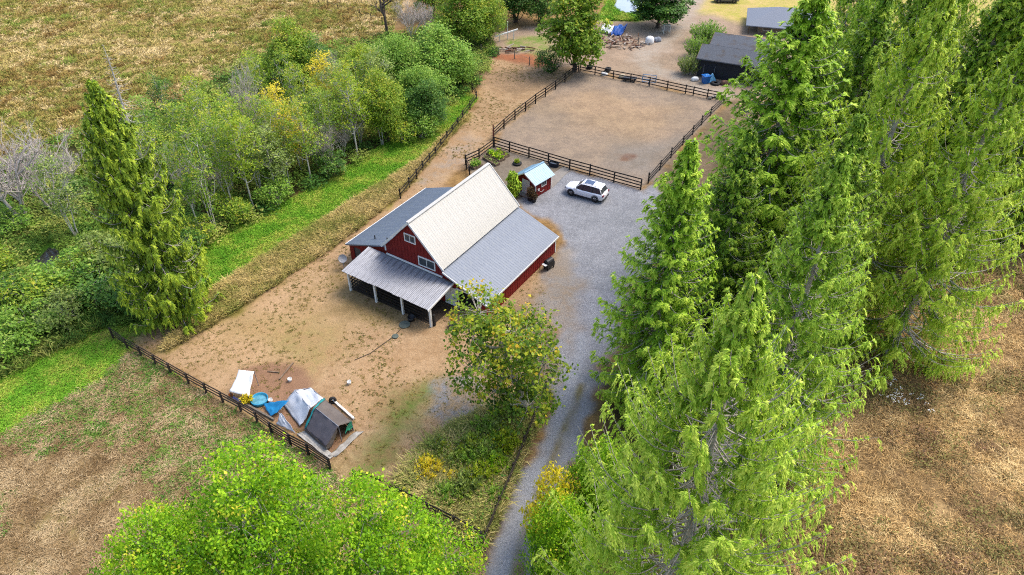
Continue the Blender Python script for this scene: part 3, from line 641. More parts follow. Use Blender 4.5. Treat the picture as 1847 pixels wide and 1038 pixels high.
for (a, b) in ((y0 + .08, ym - .02), (ym + .02, y1 - .08)):
    zm = (z0 + z1) / 2
    for (c, e) in ((z0 + .08, zm - .012), (zm + .012, z1 - .08)): MB().box(.022, .034, a, b, c, e).obj('pane', M['glass'], win)
MB().tube([(.06, .5, 1.0), (.09, .7, .55), (.09, 1.0, .4), (.08, 1.4, .5)], [.02] * 4, 6).obj('hose', M['white_trim'], shed)
MB().box(.02, .1, .35, .6, .75, 1.0).obj('hose_reel', M['white_trim'], shed)
st = MB().box(-2.05, -.3, -.75, -.1, 0, .12).obj('shed_step', M['concrete'], None, Matrix.Translation(pa) @ Matrix.Rotation(SY, 4, 'Z')); tag(st, 'low concrete step before the white shed door', 'step')
tag(flat('concrete_pad', GP([(996, 340), (1030, 305), (1018, 300), (990, 318)]), .02, M['concrete'], 'pale concrete slab between shed and arena fence', 'slab'))

# ------------------------------------------------------------------ garage and house beyond the arena
ga = G(1256, 137); gb = G(1314.7, 146.5); GY = math.atan2(gb.y - ga.y, gb.x - ga.x); gh = HT(ga, 103)
gar = thing('garage', 'black garage with lap siding and mossy grey shingle roof', 'garage', ga, GY)
gl, gd = 9.5, 5.2
mb = MB(); mb.box(0, gl, 0, .1, 0, gh)
for k in range(int(gh / .2)): mb.add([(0, -.001, k * .2 + .01), (gl, -.001, k * .2 + .01), (gl, -.035, k * .2 + .015), (0, -.035, k * .2 + .015), (0, -.001, k * .2 + .19), (gl, -.001, k * .2 + .19)], [(0, 1, 2, 3), (3, 2, 5, 4)])
mb.obj('front_wall', M['black_lap'], gar)
ghr = gh + 1.0
for x in (0, gl - .1):
    MB().add([(x, .1, 0), (x, gd, 0), (x, gd, gh), (x, gd / 2, ghr), (x, .1, gh), (x + .1, .1, 0), (x + .1, gd, 0), (x + .1, gd, gh), (x + .1, gd / 2, ghr), (x + .1, .1, gh)],
        [(0, 1, 2, 3, 4), (9, 8, 7, 6, 5), (0, 5, 6, 1), (1, 6, 7, 2), (2, 7, 8, 3), (3, 8, 9, 4), (4, 9, 5, 0)]).obj('end_wall', M['black_lap'], gar)
MB().box(0, gl, gd - .1, gd, 0, gh).obj('back_wall', M['black_lap'], gar)
def slab(parent, name, a, b, c, d, t, mat):
    pts = [Vector(p) for p in (a, b, c, d)]; up = (pts[1] - pts[0]).cross(pts[3] - pts[0]).normalized()
    if up.z < 0: up = -up
    v = [p for p in pts] + [p + up * t for p in pts]
    return MB().add(v, [(3, 2, 1, 0), (4, 5, 6, 7), (0, 1, 5, 4), (1, 2, 6, 5), (2, 3, 7, 6), (3, 0, 4, 7)]).obj(name, mat, parent)
slab(gar, 'roof_slope', (-.3, -.5, gh - .12), (gl + .3, -.5, gh - .12), (gl + .3, gd / 2, ghr + .06), (-.3, gd / 2, ghr + .06), .1, M['shingle'])
slab(gar, 'roof_slope', (-.3, gd + .3, gh - .1), (gl + .3, gd + .3, gh - .1), (gl + .3, gd / 2 + .005, ghr + .06), (-.3, gd / 2 + .005, ghr + .06), .1, M['shingle'])
MB().bar((-.33, -.5, gh - .1), (-.33, gd / 2, ghr + .08), .05, .2).obj('barge_board', M['wood'], gar)
MB().bar((-.3, -.56, gh - .12), (gl + .3, -.56, gh - .12), .12, .14).obj('gutter', M['shingle'], gar)
dr = MB().box(.9, 2.6, -.1, -.04, 0, 1.9).obj('sliding_door', pm('dark_door', S(52, 56, 66)), gar)
for x in (.9, 2.55): MB().box(x, x + .06, -.14, -.1, 0, 1.92).obj('door_frame', M['galv'], dr)
# rear shed behind it
g2 = thing('rear_garage', 'second low grey-roofed outbuilding behind the black garage', 'outbuilding', ga + Matrix.Rotation(GY, 3, 'Z') @ Vector((.6, gd + .5, 0)), GY)
h2 = gh - .1
MB().box(0, gl - .5, 0, 5.2, 0, h2).obj('wall', M['black_lap'], g2)
slab(g2, 'roof_slope', (-.3, -.35, h2 + .02), (gl, -.35, h2 + .02), (gl, 3.2, h2 + 1.05), (-.3, 3.2, h2 + 1.05), .1, M['shingle'])
slab(g2, 'roof_slope', (-.3, 5.6, h2 + .02), (gl, 5.6, h2 + .02), (gl, 3.205, h2 + 1.05), (-.3, 3.205, h2 + 1.05), .1, M['shingle'])
MB().bar((-.33, -.35, h2 + .04), (-.33, 3.2, h2 + 1.1), .05, .2).obj('barge_board', M['wood'], g2)
# house
ha = G(1342.5, 62); hh = HT(ha, 47.5)
hs = thing('house', 'beige house with pale grey hipped roof beyond the outbuildings', 'house', ha, -.28)
MB().box(2.2, 14, 1.4, 9, 0, hh).obj('wall', M['beige'], hs)
MB().add([(0, 0, hh), (15, 0, hh), (15, 10, hh), (0, 10, hh), (5, 5, hh + 2.2), (10, 5, hh + 2.2), (0, 0, hh + .15), (15, 0, hh + .15), (15, 10, hh + .15), (0, 10, hh + .15)],
    [(0, 3, 2, 1), (6, 7, 5, 4), (7, 8, 5), (8, 9, 4, 5), (9, 6, 4), (0, 1, 7, 6), (1, 2, 8, 7), (2, 3, 9, 8), (3, 0, 6, 9)]).obj('roof', M['house_roof'], hs)
MB().box(.5, .72, .5, .72, 0, hh).obj('porch_post', M['wood'], hs)
w = MB().box(2.9, 4.6, 1.33, 1.399, .5, hh - .3).obj('window', M['white_trim'], hs); MB().box(3.0, 4.5, 1.3, 1.329, .6, hh - .4).obj('pane', M['glass'], w)

# ------------------------------------------------------------------ fences
def fence(name, label, pts, rails, hgt, mat, group=None, bay=None, post=.13, rh=.13, zs=None, jitter=.03, seed=0, side=1, raw=False):
    """posts and rails; every post and every rail between two posts is a part"""
    r = random.Random(seed); P = [Vector((p[0], p[1], 0)) if raw else G(*p) for p in pts]
    if bay:
        Q = [P[0]]
        for a, b in zip(P, P[1:]):
            n = max(1, round((b - a).length / bay)); Q += [a.lerp(b, k / n) for k in range(1, n + 1)]
        P = Q
    root = thing(name, label, 'fence', P[0], 0, group); O = P[0]; pm_ = None
    me = MB().box(-post / 2, post / 2, -post / 2, post / 2, -.05, hgt).mesh('post', [mat])
    for i, p in enumerate(P):
        d = (P[min(i + 1, len(P) - 1)] - P[max(i - 1, 0)]); a = math.atan2(d.y, d.x)
        o = link('post', me, root, None, Matrix.Translation(p - O) @ Matrix.Rotation(a + r.uniform(-.05, .05), 4, 'Z') @ Matrix.Rotation(r.uniform(-jitter, jitter), 4, 'X') @ Matrix.Diagonal((1, 1, 1 + r.uniform(-.05, .05), 1)))
    zs = zs or [hgt * (k + .75) / rails for k in range(rails)]
    for a, b in zip(P, P[1:]):
        d = (b - a); L = d.length; u = d.normalized(); n = Vector((-u.y, u.x, 0)) * (post / 2 + .02) * side
        for z in zs:
            s0, s1 = r.uniform(-jitter, jitter), r.uniform(-jitter, jitter)
            MB().bar(a - O + n + Vector((0, 0, z + s0)) - u * .04, b - O + n + Vector((0, 0, z + s1)) + u * .04, .045, rh).obj('rail', mat, root)
    return root
AN = [(891.6, 265.4), (919, 274), (954, 284.5), (989, 295), (1027, 306.5), (1063.5, 316.5), (1107, 329), (1155.4, 342.5)]
fence('arena_front_fence', 'black four-rail fence between riding arena and gravel yard', AN, 4, 1.4, M['fence'], zs=[.12, .5, .9, 1.3], seed=1, rh=.13)
fence('arena_side_fence', 'black rail fence along arena side facing the woods', [(890, 251), (909, 233), (929, 216), (948, 201), (966, 187), (983.5, 175), (1002, 161.5), (1019, 149), (1043, 129.5)], 3, 1.35, M['fence'], zs=[.45, .85, 1.25], seed=2)
fence('arena_far_fence', 'black rail fence at arena end facing the junk yard', [(1046, 130), (1073, 135), (1106, 142.5), (1137, 148.5), (1171, 155.5), (1203, 162.5), (1236, 169.5), (1250, 172.5), (1275, 178), (1306, 184)], 3, 1.35, M['fence'], zs=[.3, .75, 1.2], seed=3)
fence('arena_conifer_fence', 'black rail fence at arena side nearest the conifers', [(1304, 187), (1281, 209), (1265, 226), (1249, 243), (1231, 262), (1210, 285), (1190, 307), (1169, 331)], 3, 1.35, M['fence'], zs=[.4, .8, 1.2], seed=4)
pole = MB().tube([(0, 0, 0), (0, 0, 2.1)], [.09, .08], 8).obj('gate_pole', M['red_post'], None, Matrix.Translation(G(890, 252.5))); tag(pole, 'tall rust red pole at the arena gate corner', 'pole')
fence('pasture_fence', 'long two-rail dark fence between green strip and tan pasture', [(852, 166), (859.5, 180), (848, 198), (835, 215), (825.5, 229), (816, 241), (807, 253), (796, 267), (786, 281), (775, 293), (763, 307), (752, 322.5), (739, 338), (722.6, 358)], 2, 1.25, M['fence'], zs=[.65, 1.1], seed=5, rh=.12)
fence('garden_fence', 'black rail fence curving around the vegetable garden', [(890, 266), (864, 285.5), (840, 296.5), (841, 306), (847, 318)], 3, 1.3, M['fence'], zs=[.35, .75, 1.15], seed=6)
FF = [(204.6, 610), (230.5, 628.6), (254.8, 642), (281.8, 658), (308.7, 673), (341, 692), (373, 710), (402.8, 726), (435, 743), (464.5, 761.5), (490, 780.5)]
fence('field_fence', 'weathered three-rail fence between straw field and worn pasture', FF, 3, 1.15, M['fence_brown'], zs=[.35, .7, 1.02], seed=7, rh=.12)
fence('tent_fence', 'black four-rail fence panel beside the grey tarp tent', [(491, 782), (524.6, 803.5), (557, 821), (596, 847)], 4, 1.25, M['fence'], zs=[.2, .5, .82, 1.12], seed=8)
fence('corner_fence', 'black rail fence closing the weedy corner below the lime trees', [(640, 868), (680, 882), (725, 903), (772, 928), (820, 952), (868, 980)], 3, 1.25, M['fence'], zs=[.35, .75, 1.12], seed=9)
fence('drive_fence', 'dark board fence running beside the gravel drive', [(984, 708), (965, 757), (945, 806), (925, 856), (900, 916), (870, 988)], 3, 1.25, M['fence_brown'], bay=2.3, zs=[.3, .7, 1.12], seed=10, rh=.2)
fence('wire_fence', 'thin grey post fence across the far pasture end', [(868, 96), (900, 101), (928, 107), (955, 118), (972, 124), (1000, 128), (1040, 128)], 1, 1.4, M['fence_grey'], zs=[1.0], seed=11, post=.1, rh=.02)
fence('meadow_fence', 'faint old wire fence crossing the far meadow', [(540, -4), (575, 8), (610, 20), (650, 31), (690, 44)], 1, 1.3, M['fence_brown'], bay=4, zs=[1.0], seed=12, post=.1, rh=.02)
# ------------------------------------------------------------------ trees
def conifer(name, seed, h, r, nb, nbl, nlf, leaf=.34, lw=.11, mat=None, droop=.35, bare=.22, low=.05, tip=.25, round_=.8, hang=.75, taper=.05, limb=1.0):
    """trunk mesh with limbs, crown mesh of hanging sprays"""
    g = np.random.default_rng(seed); T = Tubes()
    zt = np.linspace(0, h * .985, 12); wob = np.stack([np.sin(zt * .35 + seed) * .12, np.cos(zt * .3 + seed) * .12, zt], 1); T.add(wob, h * .014, .02, 8)
    T.add([(0, 0, -.1), (0, 0, .5), (0, 0, 1.4)], h * .028, h * .014, 9)
    tt = np.sort(g.uniform(0, 1, nb)) ** .9
    P_, D_, N_, L_, W_, C_ = [], [], [], [], [], []
    for i, t in enumerate(tt):
        z0 = h * (low + (.985 - low) * t); rel = 1 - t
        Lb = r * (rel ** round_ * (1 - math.exp(-rel / taper)) * (1 - .25 * max(0, (rel - .75) / .25)) + .012) * g.uniform(.6, 1.12); az = i * 2.399 + g.uniform(-.5, .5)
        if Lb < .15: Lb = .15
        o = np.array([np.cos(az), np.sin(az), 0]); side = np.array([-o[1], o[0], 0])
        s = np.linspace(0, 1, 7); up0 = .34 * t + .02 - droop * rel * .5
        rad = Lb * s; dz = Lb * (up0 * s - droop * np.sin(s * np.pi * .75) * .55 + tip * s ** 3 * (1 + .5 * t))
        bend = Lb * .1 * g.normal() * s ** 2
        pts = np.stack([np.interp(z0, zt, wob[:, 0]) + o[0] * rad + side[0] * bend, np.interp(z0, zt, wob[:, 1]) + o[1] * rad + side[1] * bend, z0 + dz], 1)
        T.add(pts, (.018 + .012 * Lb) * limb, .012 * limb, 3)
        k = max(4, int(nbl * (.35 + .65 * Lb / r))); sb = g.uniform(bare * min(1, Lb / 2), 1, k) ** .85
        base = np.stack([np.interp(sb, s, pts[:, j]) for j in range(3)], 1)
        tan = unit(np.stack([np.interp(sb, s, np.gradient(pts[:, j])) for j in range(3)], 1))
        sg = g.choice([-1, 1], k)[:, None]; ang = g.uniform(.4, 1.15, k)[:, None]
        bd = unit(tan * np.cos(ang) + side * sg * np.sin(ang) + g.normal(0, .14, (k, 3)))
        bl = (.13 * Lb + .3) * (1.15 - .6 * sb) * g.uniform(.6, 1.25, k)
        m = nlf; u = (np.arange(m)[None] + g.uniform(0, 1, (k, m))) / m; dr = hang * g.uniform(.5, 1.3, (k, 1))
        p = base[:, None] + bd[:, None] * (u * bl[:, None])[..., None]; p[..., 2] -= (u ** 2) * bl[:, None] * dr
        tg = bd[:, None] * np.ones((k, m, 1)); tg[..., 2] -= 2 * u * dr
        tg = unit(tg); sv = unit(np.cross(tg, np.array([0, 0, 1.]) + o * .5 + 1e-3)) * (np.where(np.arange(m) % 2, 1, -1)[None, :, None] * g.uniform(.1, .8, (k, m, 1)))
        dn = tg + sv + np.array([0, 0, -.25]) + g.normal(0, .16, (k, m, 3))
        # feathery tip
        P_.append(p.reshape(-1, 3)); D_.append(dn.reshape(-1, 3)); q_ = k * m
        nh = np.array([0, 0, 1.]) + o * .6 + g.normal(0, .5, (q_, 3)); N_.append(nh)
        L_.append(leaf * g.uniform(.55, 1.35, q_)); W_.append(lw * g.uniform(.6, 1.4, q_))
        C_.append(np.clip(np.repeat((.22 + .42 * sb) + g.normal(0, .1, k), m) + .22 * u.ravel() + g.normal(0, .08, q_), 0, 1))  # tint lowered inside to paint crown shade, raised at tips for new growth
    P = np.concatenate(P_); C = np.concatenate(C_)
    tr = T.mesh(name + '_trunk', M['twig'])
    cr = leaf_mesh(name + '_crown', P, np.concatenate(D_), np.concatenate(N_), np.concatenate(L_), np.concatenate(W_), C, mat)
    return dict(trunk=tr, crown=cr, h=h, r=r)
def broadleaf(name, seed, h, r, lobes, ncl, nlf, leaf=.14, crown0=.35, mat=None, bark=None, tr=.16, cl=.55, flat_=.75, multi=1, open_=0.0, twigs=.5, wid=.62):
    g = np.random.default_rng(seed); T = Tubes(); ct = h * (crown0 + 1) / 2; ch = h * (1 - crown0) / 2
    # lobes spread over a squashed ball
    ph = np.arange(lobes) * 2.399 + g.uniform(0, .6, lobes); zz = np.linspace(-.75, .95, lobes) + g.normal(0, .1, lobes)
    rr = np.sqrt(np.maximum(.08, 1 - zz ** 2)) * g.uniform(.35, .85, lobes)
    LC = np.stack([rr * np.cos(ph) * r, rr * np.sin(ph) * r, ct + zz * ch * .8], 1); LR = r * g.uniform(.3, .52, lobes)
    P_, N_, C_ = [], [], []
    for k in range(multi):
        a = k * 6.28 / multi; off = np.array([np.cos(a), np.sin(a), 0]) * (.25 * r if multi > 1 else 0)
        s = np.linspace(0, 1, 7)[:, None]; ln = off * 1.6 + np.array([g.normal(0, .08), g.normal(0, .08), 0]) * h * .3
        tp = np.array([0, 0, -.1]) + off * .3 + (ln * s ** 1.5) + np.array([0, 0, h * .9]) * s + g.normal(0, .04, (7, 3)) * np.array([1, 1, 0]); T.add(tp, tr * (1 if multi == 1 else .7), tr * .12, 7)
        if k == 0: T.add([(0, 0, -.1), (0, 0, .35), (0, 0, .9)], tr * 1.5, tr, 8)
        for j in range(k, lobes, multi):
            z0 = max(h * crown0 * .55, LC[j, 2] - (np.hypot(LC[j, 0], LC[j, 1]) * .9 + .3)); z0 = min(z0, h * .8)
            b = np.array([np.interp(z0, tp[:, 2], tp[:, q_]) for q_ in range(3)]); mdl = (b + LC[j]) / 2 + np.array([0, 0, -.08 * r]) + g.normal(0, .06 * r, 3)
            lim = np.stack([b, (b + mdl) / 2 + g.normal(0, .03 * r, 3), mdl, (mdl + LC[j]) / 2, LC[j]]); T.add(lim, tr * .42, tr * .12, 5)
    for j in range(lobes):
        n = int(ncl * (LR[j] / (r * .42)) ** 2); d = unit(g.normal(size=(n, 3))); d[:, 2] = np.abs(d[:, 2]) * g.choice([1, 1, 1, -.6], n)
        q_ = g.uniform(.55, 1.06, n) ** .6; c = LC[j] + d * (q_ * LR[j])[:, None] * np.array([1, 1, flat_])
        keep = g.uniform(size=n) > open_; c = c[keep]; n = len(c)
        for i in range(n):
            if g.uniform() < twigs: T.add(np.stack([LC[j] + (c[i] - LC[j]) * .1, (LC[j] + c[i]) / 2 + g.normal(0, .05, 3), c[i]]), tr * .1, .008, 3)
        m = nlf; off = np.clip(g.normal(0, .5, (n, m, 3)), -1.1, 1.1) * cl * g.uniform(.6, 1.3, (n, 1, 1)) * np.array([1, 1, .62])
        p = (c[:, None] + off).reshape(-1, 3); P_.append(p)
        N_.append(unit(c - np.array([0, 0, ct - ch * .4]))[:, None].repeat(m, 1).reshape(-1, 3) * .55 + np.array([0, 0, .7]) + g.normal(0, .55, (n * m, 3)))
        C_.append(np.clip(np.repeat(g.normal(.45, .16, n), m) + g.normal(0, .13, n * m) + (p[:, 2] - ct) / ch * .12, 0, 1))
    P = np.concatenate(P_); Nn = unit(np.concatenate(N_)); n = len(P)
    D = np.cross(Nn, g.normal(size=(n, 3))); D[:, 2] -= .25
    Ls = leaf * g.uniform(.6, 1.35, n)
    return dict(trunk=T.mesh(name + '_trunk', bark or M['bark']), crown=leaf_mesh(name + '_crown', P, D, Nn, Ls, Ls * wid * g.uniform(.8, 1.2, n), np.concatenate(C_), mat, fold=.12), h=h, r=r)
def bare_tree(name, seed, h, r, depth=4, tr=.16, mat=None, n0=3, up=.55):
    g = np.random.default_rng(seed); T = Tubes()
    def grow(p, d, L, rad, lv):
        n = 4; pts = [p]
        for k in range(n):
            d = unit(d + g.normal(0, .13, 3) + np.array([0, 0, .05])); p = p + d * L / n; pts.append(p)
        T.add(pts, rad, rad * .55, 5 if lv < 2 else 3)
        if lv >= depth: return
        for k in range(int(g.integers(3, 6)) if lv else n0 + 4):
            u = g.uniform(.3, 1); q_ = pts[0] + (pts[-1] - pts[0]) * u
            i = min(n - 1, int(u * n)); q_ = pts[i] + (pts[i + 1] - pts[i]) * (u * n - i)
            a = g.uniform(0, 6.28); s = np.array([np.cos(a), np.sin(a), g.uniform(-.1, .5)])
            grow(q_, unit(d * up + s * .75), L * g.uniform(.38, .66) * (1.1 - .3 * u), max(.008, rad * .5), lv + 1)
    for k in range(n0):
        a = k * 6.28 / n0 + g.uniform(0, 1); grow(np.array([.1 * np.cos(a), .1 * np.sin(a), -.1]), unit(np.array([np.cos(a) * .28 * (n0 > 1), np.sin(a) * .28 * (n0 > 1), 1])), h * .62, tr, 0)
    me = T.mesh(name + '_limbs', mat); co = np.zeros(len(me.vertices) * 3, np.float32); me.vertices.foreach_get('co', co); co = co.reshape(-1, 3)
    k = h / co[:, 2].max(); co *= k; me.vertices.foreach_set('co', co.ravel()); me.update()
    return dict(trunk=me, crown=None, h=h, r=float(np.percentile(np.hypot(co[:, 0], co[:, 1]), 97)))
def place(p, name, label, base, h, rad=None, rz=0, cat='tree', group=None, leaf=None, bark=None, tilt=(0, 0)):
    o = thing(name, label, cat, (base[0], base[1], 0), rz, group); k = h / p['h']; kr = (rad / p['r']) if rad else k
    o.scale = (kr, kr, k); o.rotation_euler = (tilt[0], tilt[1], rz)
    for nm, part in (('trunk', p['trunk']), ('crown', p['crown'])):
        if part is None: continue
        c = link(nm, part, o); mt = leaf if nm == 'crown' else bark
        if mt: c.material_slots[0].link = 'OBJECT'; c.material_slots[0].material = mt
    return o
k_ = .95
def SL(r, g, b): return S(r, g, b * .85, k_)
LM = {}
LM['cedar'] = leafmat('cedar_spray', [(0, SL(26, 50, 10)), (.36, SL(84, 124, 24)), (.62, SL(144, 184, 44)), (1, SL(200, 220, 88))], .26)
LM['cedar_yellow'] = leafmat('cedar_spray_yellow', [(0, SL(34, 58, 10)), (.36, SL(98, 134, 28)), (.62, SL(160, 192, 50)), (1, SL(212, 222, 98))], .26)
LM['cedar_dark_shade'] = leafmat('cedar_spray_dark_shade', [(0, SL(24, 46, 12)), (.4, SL(72, 108, 26)), (.7, SL(126, 162, 42)), (1, SL(184, 200, 74))], .24)  # dark green spray; also paints shade onto the inner conifers
LM['cedar_pale'] = leafmat('cedar_spray_pale', [(0, SL(36, 58, 10)), (.4, SL(92, 128, 28)), (.66, SL(150, 186, 50)), (1, SL(208, 222, 104))], .25)
LM['cedar_olive'] = leafmat('cedar_spray_olive', [(0, SL(26, 46, 12)), (.38, SL(76, 106, 26)), (.68, SL(130, 156, 40)), (1, SL(186, 200, 66))], .24)
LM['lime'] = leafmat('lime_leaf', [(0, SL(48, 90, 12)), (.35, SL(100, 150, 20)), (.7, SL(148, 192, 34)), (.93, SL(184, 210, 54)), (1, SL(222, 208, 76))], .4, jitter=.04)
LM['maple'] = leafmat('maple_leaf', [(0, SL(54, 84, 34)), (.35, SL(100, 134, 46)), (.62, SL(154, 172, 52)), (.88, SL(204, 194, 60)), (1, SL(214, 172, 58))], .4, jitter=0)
LM['alder'] = leafmat('alder_leaf', [(0, SL(70, 104, 36)), (.4, SL(112, 148, 48)), (.75, SL(154, 176, 64)), (1, SL(196, 190, 74))], .4)
LM['yellow'] = leafmat('yellow_leaf', [(0, SL(140, 140, 40)), (.4, SL(200, 192, 52)), (.75, SL(236, 216, 66)), (1, SL(246, 222, 96))], .4)
LM['willow'] = leafmat('willow_leaf', [(0, SL(66, 100, 40)), (.4, SL(106, 148, 56)), (.75, SL(142, 178, 76)), (1, SL(172, 192, 100))], .35)
LM['ygreen'] = leafmat('yellow_green_leaf', [(0, SL(84, 116, 30)), (.4, SL(130, 160, 44)), (.75, SL(166, 182, 56)), (1, SL(206, 196, 72))], .4)
LM['dark'] = leafmat('dark_leaf', [(0, SL(34, 60, 24)), (.4, SL(58, 96, 38)), (.75, SL(90, 132, 54)), (1, SL(130, 156, 72))], .28)
LM['greygreen'] = leafmat('grey_green_leaf', [(0, SL(72, 92, 48)), (.4, SL(110, 132, 70)), (.75, SL(142, 160, 90)), (1, SL(170, 182, 112))], .3)
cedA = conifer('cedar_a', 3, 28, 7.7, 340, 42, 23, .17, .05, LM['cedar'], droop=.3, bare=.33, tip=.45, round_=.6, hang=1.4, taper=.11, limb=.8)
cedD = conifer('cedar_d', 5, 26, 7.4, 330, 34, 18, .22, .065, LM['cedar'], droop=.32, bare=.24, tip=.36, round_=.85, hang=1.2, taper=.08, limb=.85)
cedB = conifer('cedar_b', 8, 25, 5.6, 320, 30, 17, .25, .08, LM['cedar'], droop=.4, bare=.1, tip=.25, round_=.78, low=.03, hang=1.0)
cedC = conifer('cedar_c', 14, 20, 4.2, 300, 30, 17, .28, .09, LM['cedar_dark_shade'], hang=1.4, droop=.7, bare=.1, tip=.3, round_=.55, low=.1)
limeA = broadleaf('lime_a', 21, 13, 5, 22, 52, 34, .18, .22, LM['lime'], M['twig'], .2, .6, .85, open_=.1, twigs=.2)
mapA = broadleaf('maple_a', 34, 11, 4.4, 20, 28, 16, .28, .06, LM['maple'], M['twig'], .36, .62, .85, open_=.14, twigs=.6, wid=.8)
aldA = broadleaf('alder_a', 41, 12, 2.5, 15, 22, 12, .25, .2, LM['alder'], M['palebark'], .12, .6, 1.0, open_=.25, twigs=.7)
aldB = broadleaf('alder_b', 43, 11, 2.8, 14, 22, 12, .25, .18, LM['alder'], M['palebark'], .11, .6, 1.0, multi=3, open_=.3, twigs=.8)
wilA = broadleaf('willow_a', 51, 7.5, 4.2, 17, 52, 20, .28, .06, LM['willow'], M['bark'], .2, .8, .95, multi=3, open_=.12, twigs=.25, wid=.45)
wilB = broadleaf('willow_b', 53, 8.5, 3.6, 16, 52, 20, .28, .08, LM['willow'], M['bark'], .2, .8, 1.05, multi=3, open_=.12, twigs=.25, wid=.5)
bigA = broadleaf('bigleaf', 61, 12, 4.6, 19, 40, 18, .42, .04, LM['dark'], M['bark'], .3, .7, .85, open_=.03, twigs=.2, wid=.75)
shrA = broadleaf('shrub_a', 57, 3, 2.0, 11, 20, 16, .24, .02, LM['willow'], M['twig'], .06, .5, .9, multi=3, open_=.2, twigs=.6, wid=.5)
barA = bare_tree('bare_a', 71, 9, 3, 4, .09, M['deadwood'], 5, .75)
barB = bare_tree('bare_b', 73, 9, 3, 4, .16, M['deadwood'], 3, .5)
barC = bare_tree('bare_c', 75, 10, 3, 3, .3, M['bark'], 1, .5)

snag = conifer('snag', 15, 17, 2.4, 130, 1, 1, mat=M['deadwood'], droop=.5, tip=.0, round_=.7, low=.1); snag['crown'] = None
# conifer row beside the drive: base point, top row in the survey picture, radius
def ctree(p, name, label, bpx, topy, rad, rz, group=None, leaf=None, cat='conifer', tilt=(0, 0)):
    b = G(*bpx); return place(p, name, label, b, HT(b, topy), rad, rz, cat, group, leaf, None, tilt)
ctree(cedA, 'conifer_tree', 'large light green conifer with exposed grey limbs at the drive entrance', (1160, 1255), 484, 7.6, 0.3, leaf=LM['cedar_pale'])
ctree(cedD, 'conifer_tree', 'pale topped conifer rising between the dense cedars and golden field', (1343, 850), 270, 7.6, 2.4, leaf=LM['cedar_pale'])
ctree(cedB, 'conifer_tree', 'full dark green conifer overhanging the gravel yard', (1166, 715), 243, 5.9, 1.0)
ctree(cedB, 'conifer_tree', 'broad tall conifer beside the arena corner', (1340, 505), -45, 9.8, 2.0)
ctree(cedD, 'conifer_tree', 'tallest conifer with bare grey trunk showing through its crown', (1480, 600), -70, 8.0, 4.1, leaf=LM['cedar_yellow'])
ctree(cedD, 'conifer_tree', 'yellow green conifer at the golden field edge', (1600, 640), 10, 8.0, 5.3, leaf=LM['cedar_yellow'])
ctree(cedB, 'conifer_tree', 'dark conifer at the back of the row behind the yellow one', (1640, 430), -60, 7.4, 0.2, leaf=LM['cedar_dark_shade'])
ctree(cedB, 'conifer_tree', 'dark inner conifer crowded between the tall cedars', (1450, 470), -20, 7.0, 3.3, leaf=LM['cedar_dark_shade'])
ctree(cedB, 'conifer_tree', 'shaded conifer filling the gap behind the pale topped one', (1400, 690), 200, 6.0, 4.4, leaf=LM['cedar_dark_shade'])  # darker spray colour paints the shade on this inner tree
ctree(cedB, 'conifer_tree', 'conifer between the yard conifer and the broad arena one', (1270, 610), 230, 5.4, 2.9, leaf=LM['cedar_dark_shade'])  # inner tree, its spray colour darkened to stand for shade
ctree(cedB, 'conifer_tree', 'dark conifer furthest back beyond the garage side', (1560, 330), -90, 6.6, 5.0, leaf=LM['cedar_dark_shade'])
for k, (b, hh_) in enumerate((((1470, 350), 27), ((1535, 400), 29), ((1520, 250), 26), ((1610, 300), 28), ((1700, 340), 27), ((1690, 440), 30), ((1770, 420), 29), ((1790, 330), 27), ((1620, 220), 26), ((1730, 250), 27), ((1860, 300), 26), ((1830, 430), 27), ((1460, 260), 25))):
    q_ = G(*b); place(cedB if k % 3 else cedD, 'conifer_tree', ('fresh green', 'dark green', 'yellow green')[k % 3] + ' conifer in the wall of trees behind the tall cedars', q_, hh_, 6.6, k * 1.3, 'conifer', 'conifers in the wall behind the tall cedars', LM[('cedar', 'cedar_dark_shade', 'cedar_yellow')[k % 3]])
ctree(cedC, 'cedar_tree', 'lone shaggy cedar with stout trunk beside the pasture corner', (325, 572), 142, 4.5, 0.5, leaf=LM['cedar_olive'])

# lime green trees at the bottom of the plot
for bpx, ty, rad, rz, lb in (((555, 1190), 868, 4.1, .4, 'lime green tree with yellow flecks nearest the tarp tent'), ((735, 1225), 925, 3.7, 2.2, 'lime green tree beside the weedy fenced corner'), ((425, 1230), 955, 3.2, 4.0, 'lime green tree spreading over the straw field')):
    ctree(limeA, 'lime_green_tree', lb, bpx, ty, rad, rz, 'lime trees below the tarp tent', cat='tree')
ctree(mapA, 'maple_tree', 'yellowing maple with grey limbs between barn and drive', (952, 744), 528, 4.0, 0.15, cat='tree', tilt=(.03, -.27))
ctree(shrA, 'young_maple', 'small yellow leaved tree at the foot of the drive conifer', (990, 985), 866, 1.7, 2.0, leaf=LM['yellow'], cat='tree')
ctree(wilA, 'laurel_shrub', 'bright green shrub beneath the conifer by the drive', (1005, 1065), 925, 2.3, 1.0, leaf=LM['lime'], cat='shrub')
ctree(wilB, 'laurel_shrub', 'tall green shrub between gravel drive and light conifer', (1070, 960), 822, 1.9, 2.0, leaf=LM['lime'], cat='shrub')

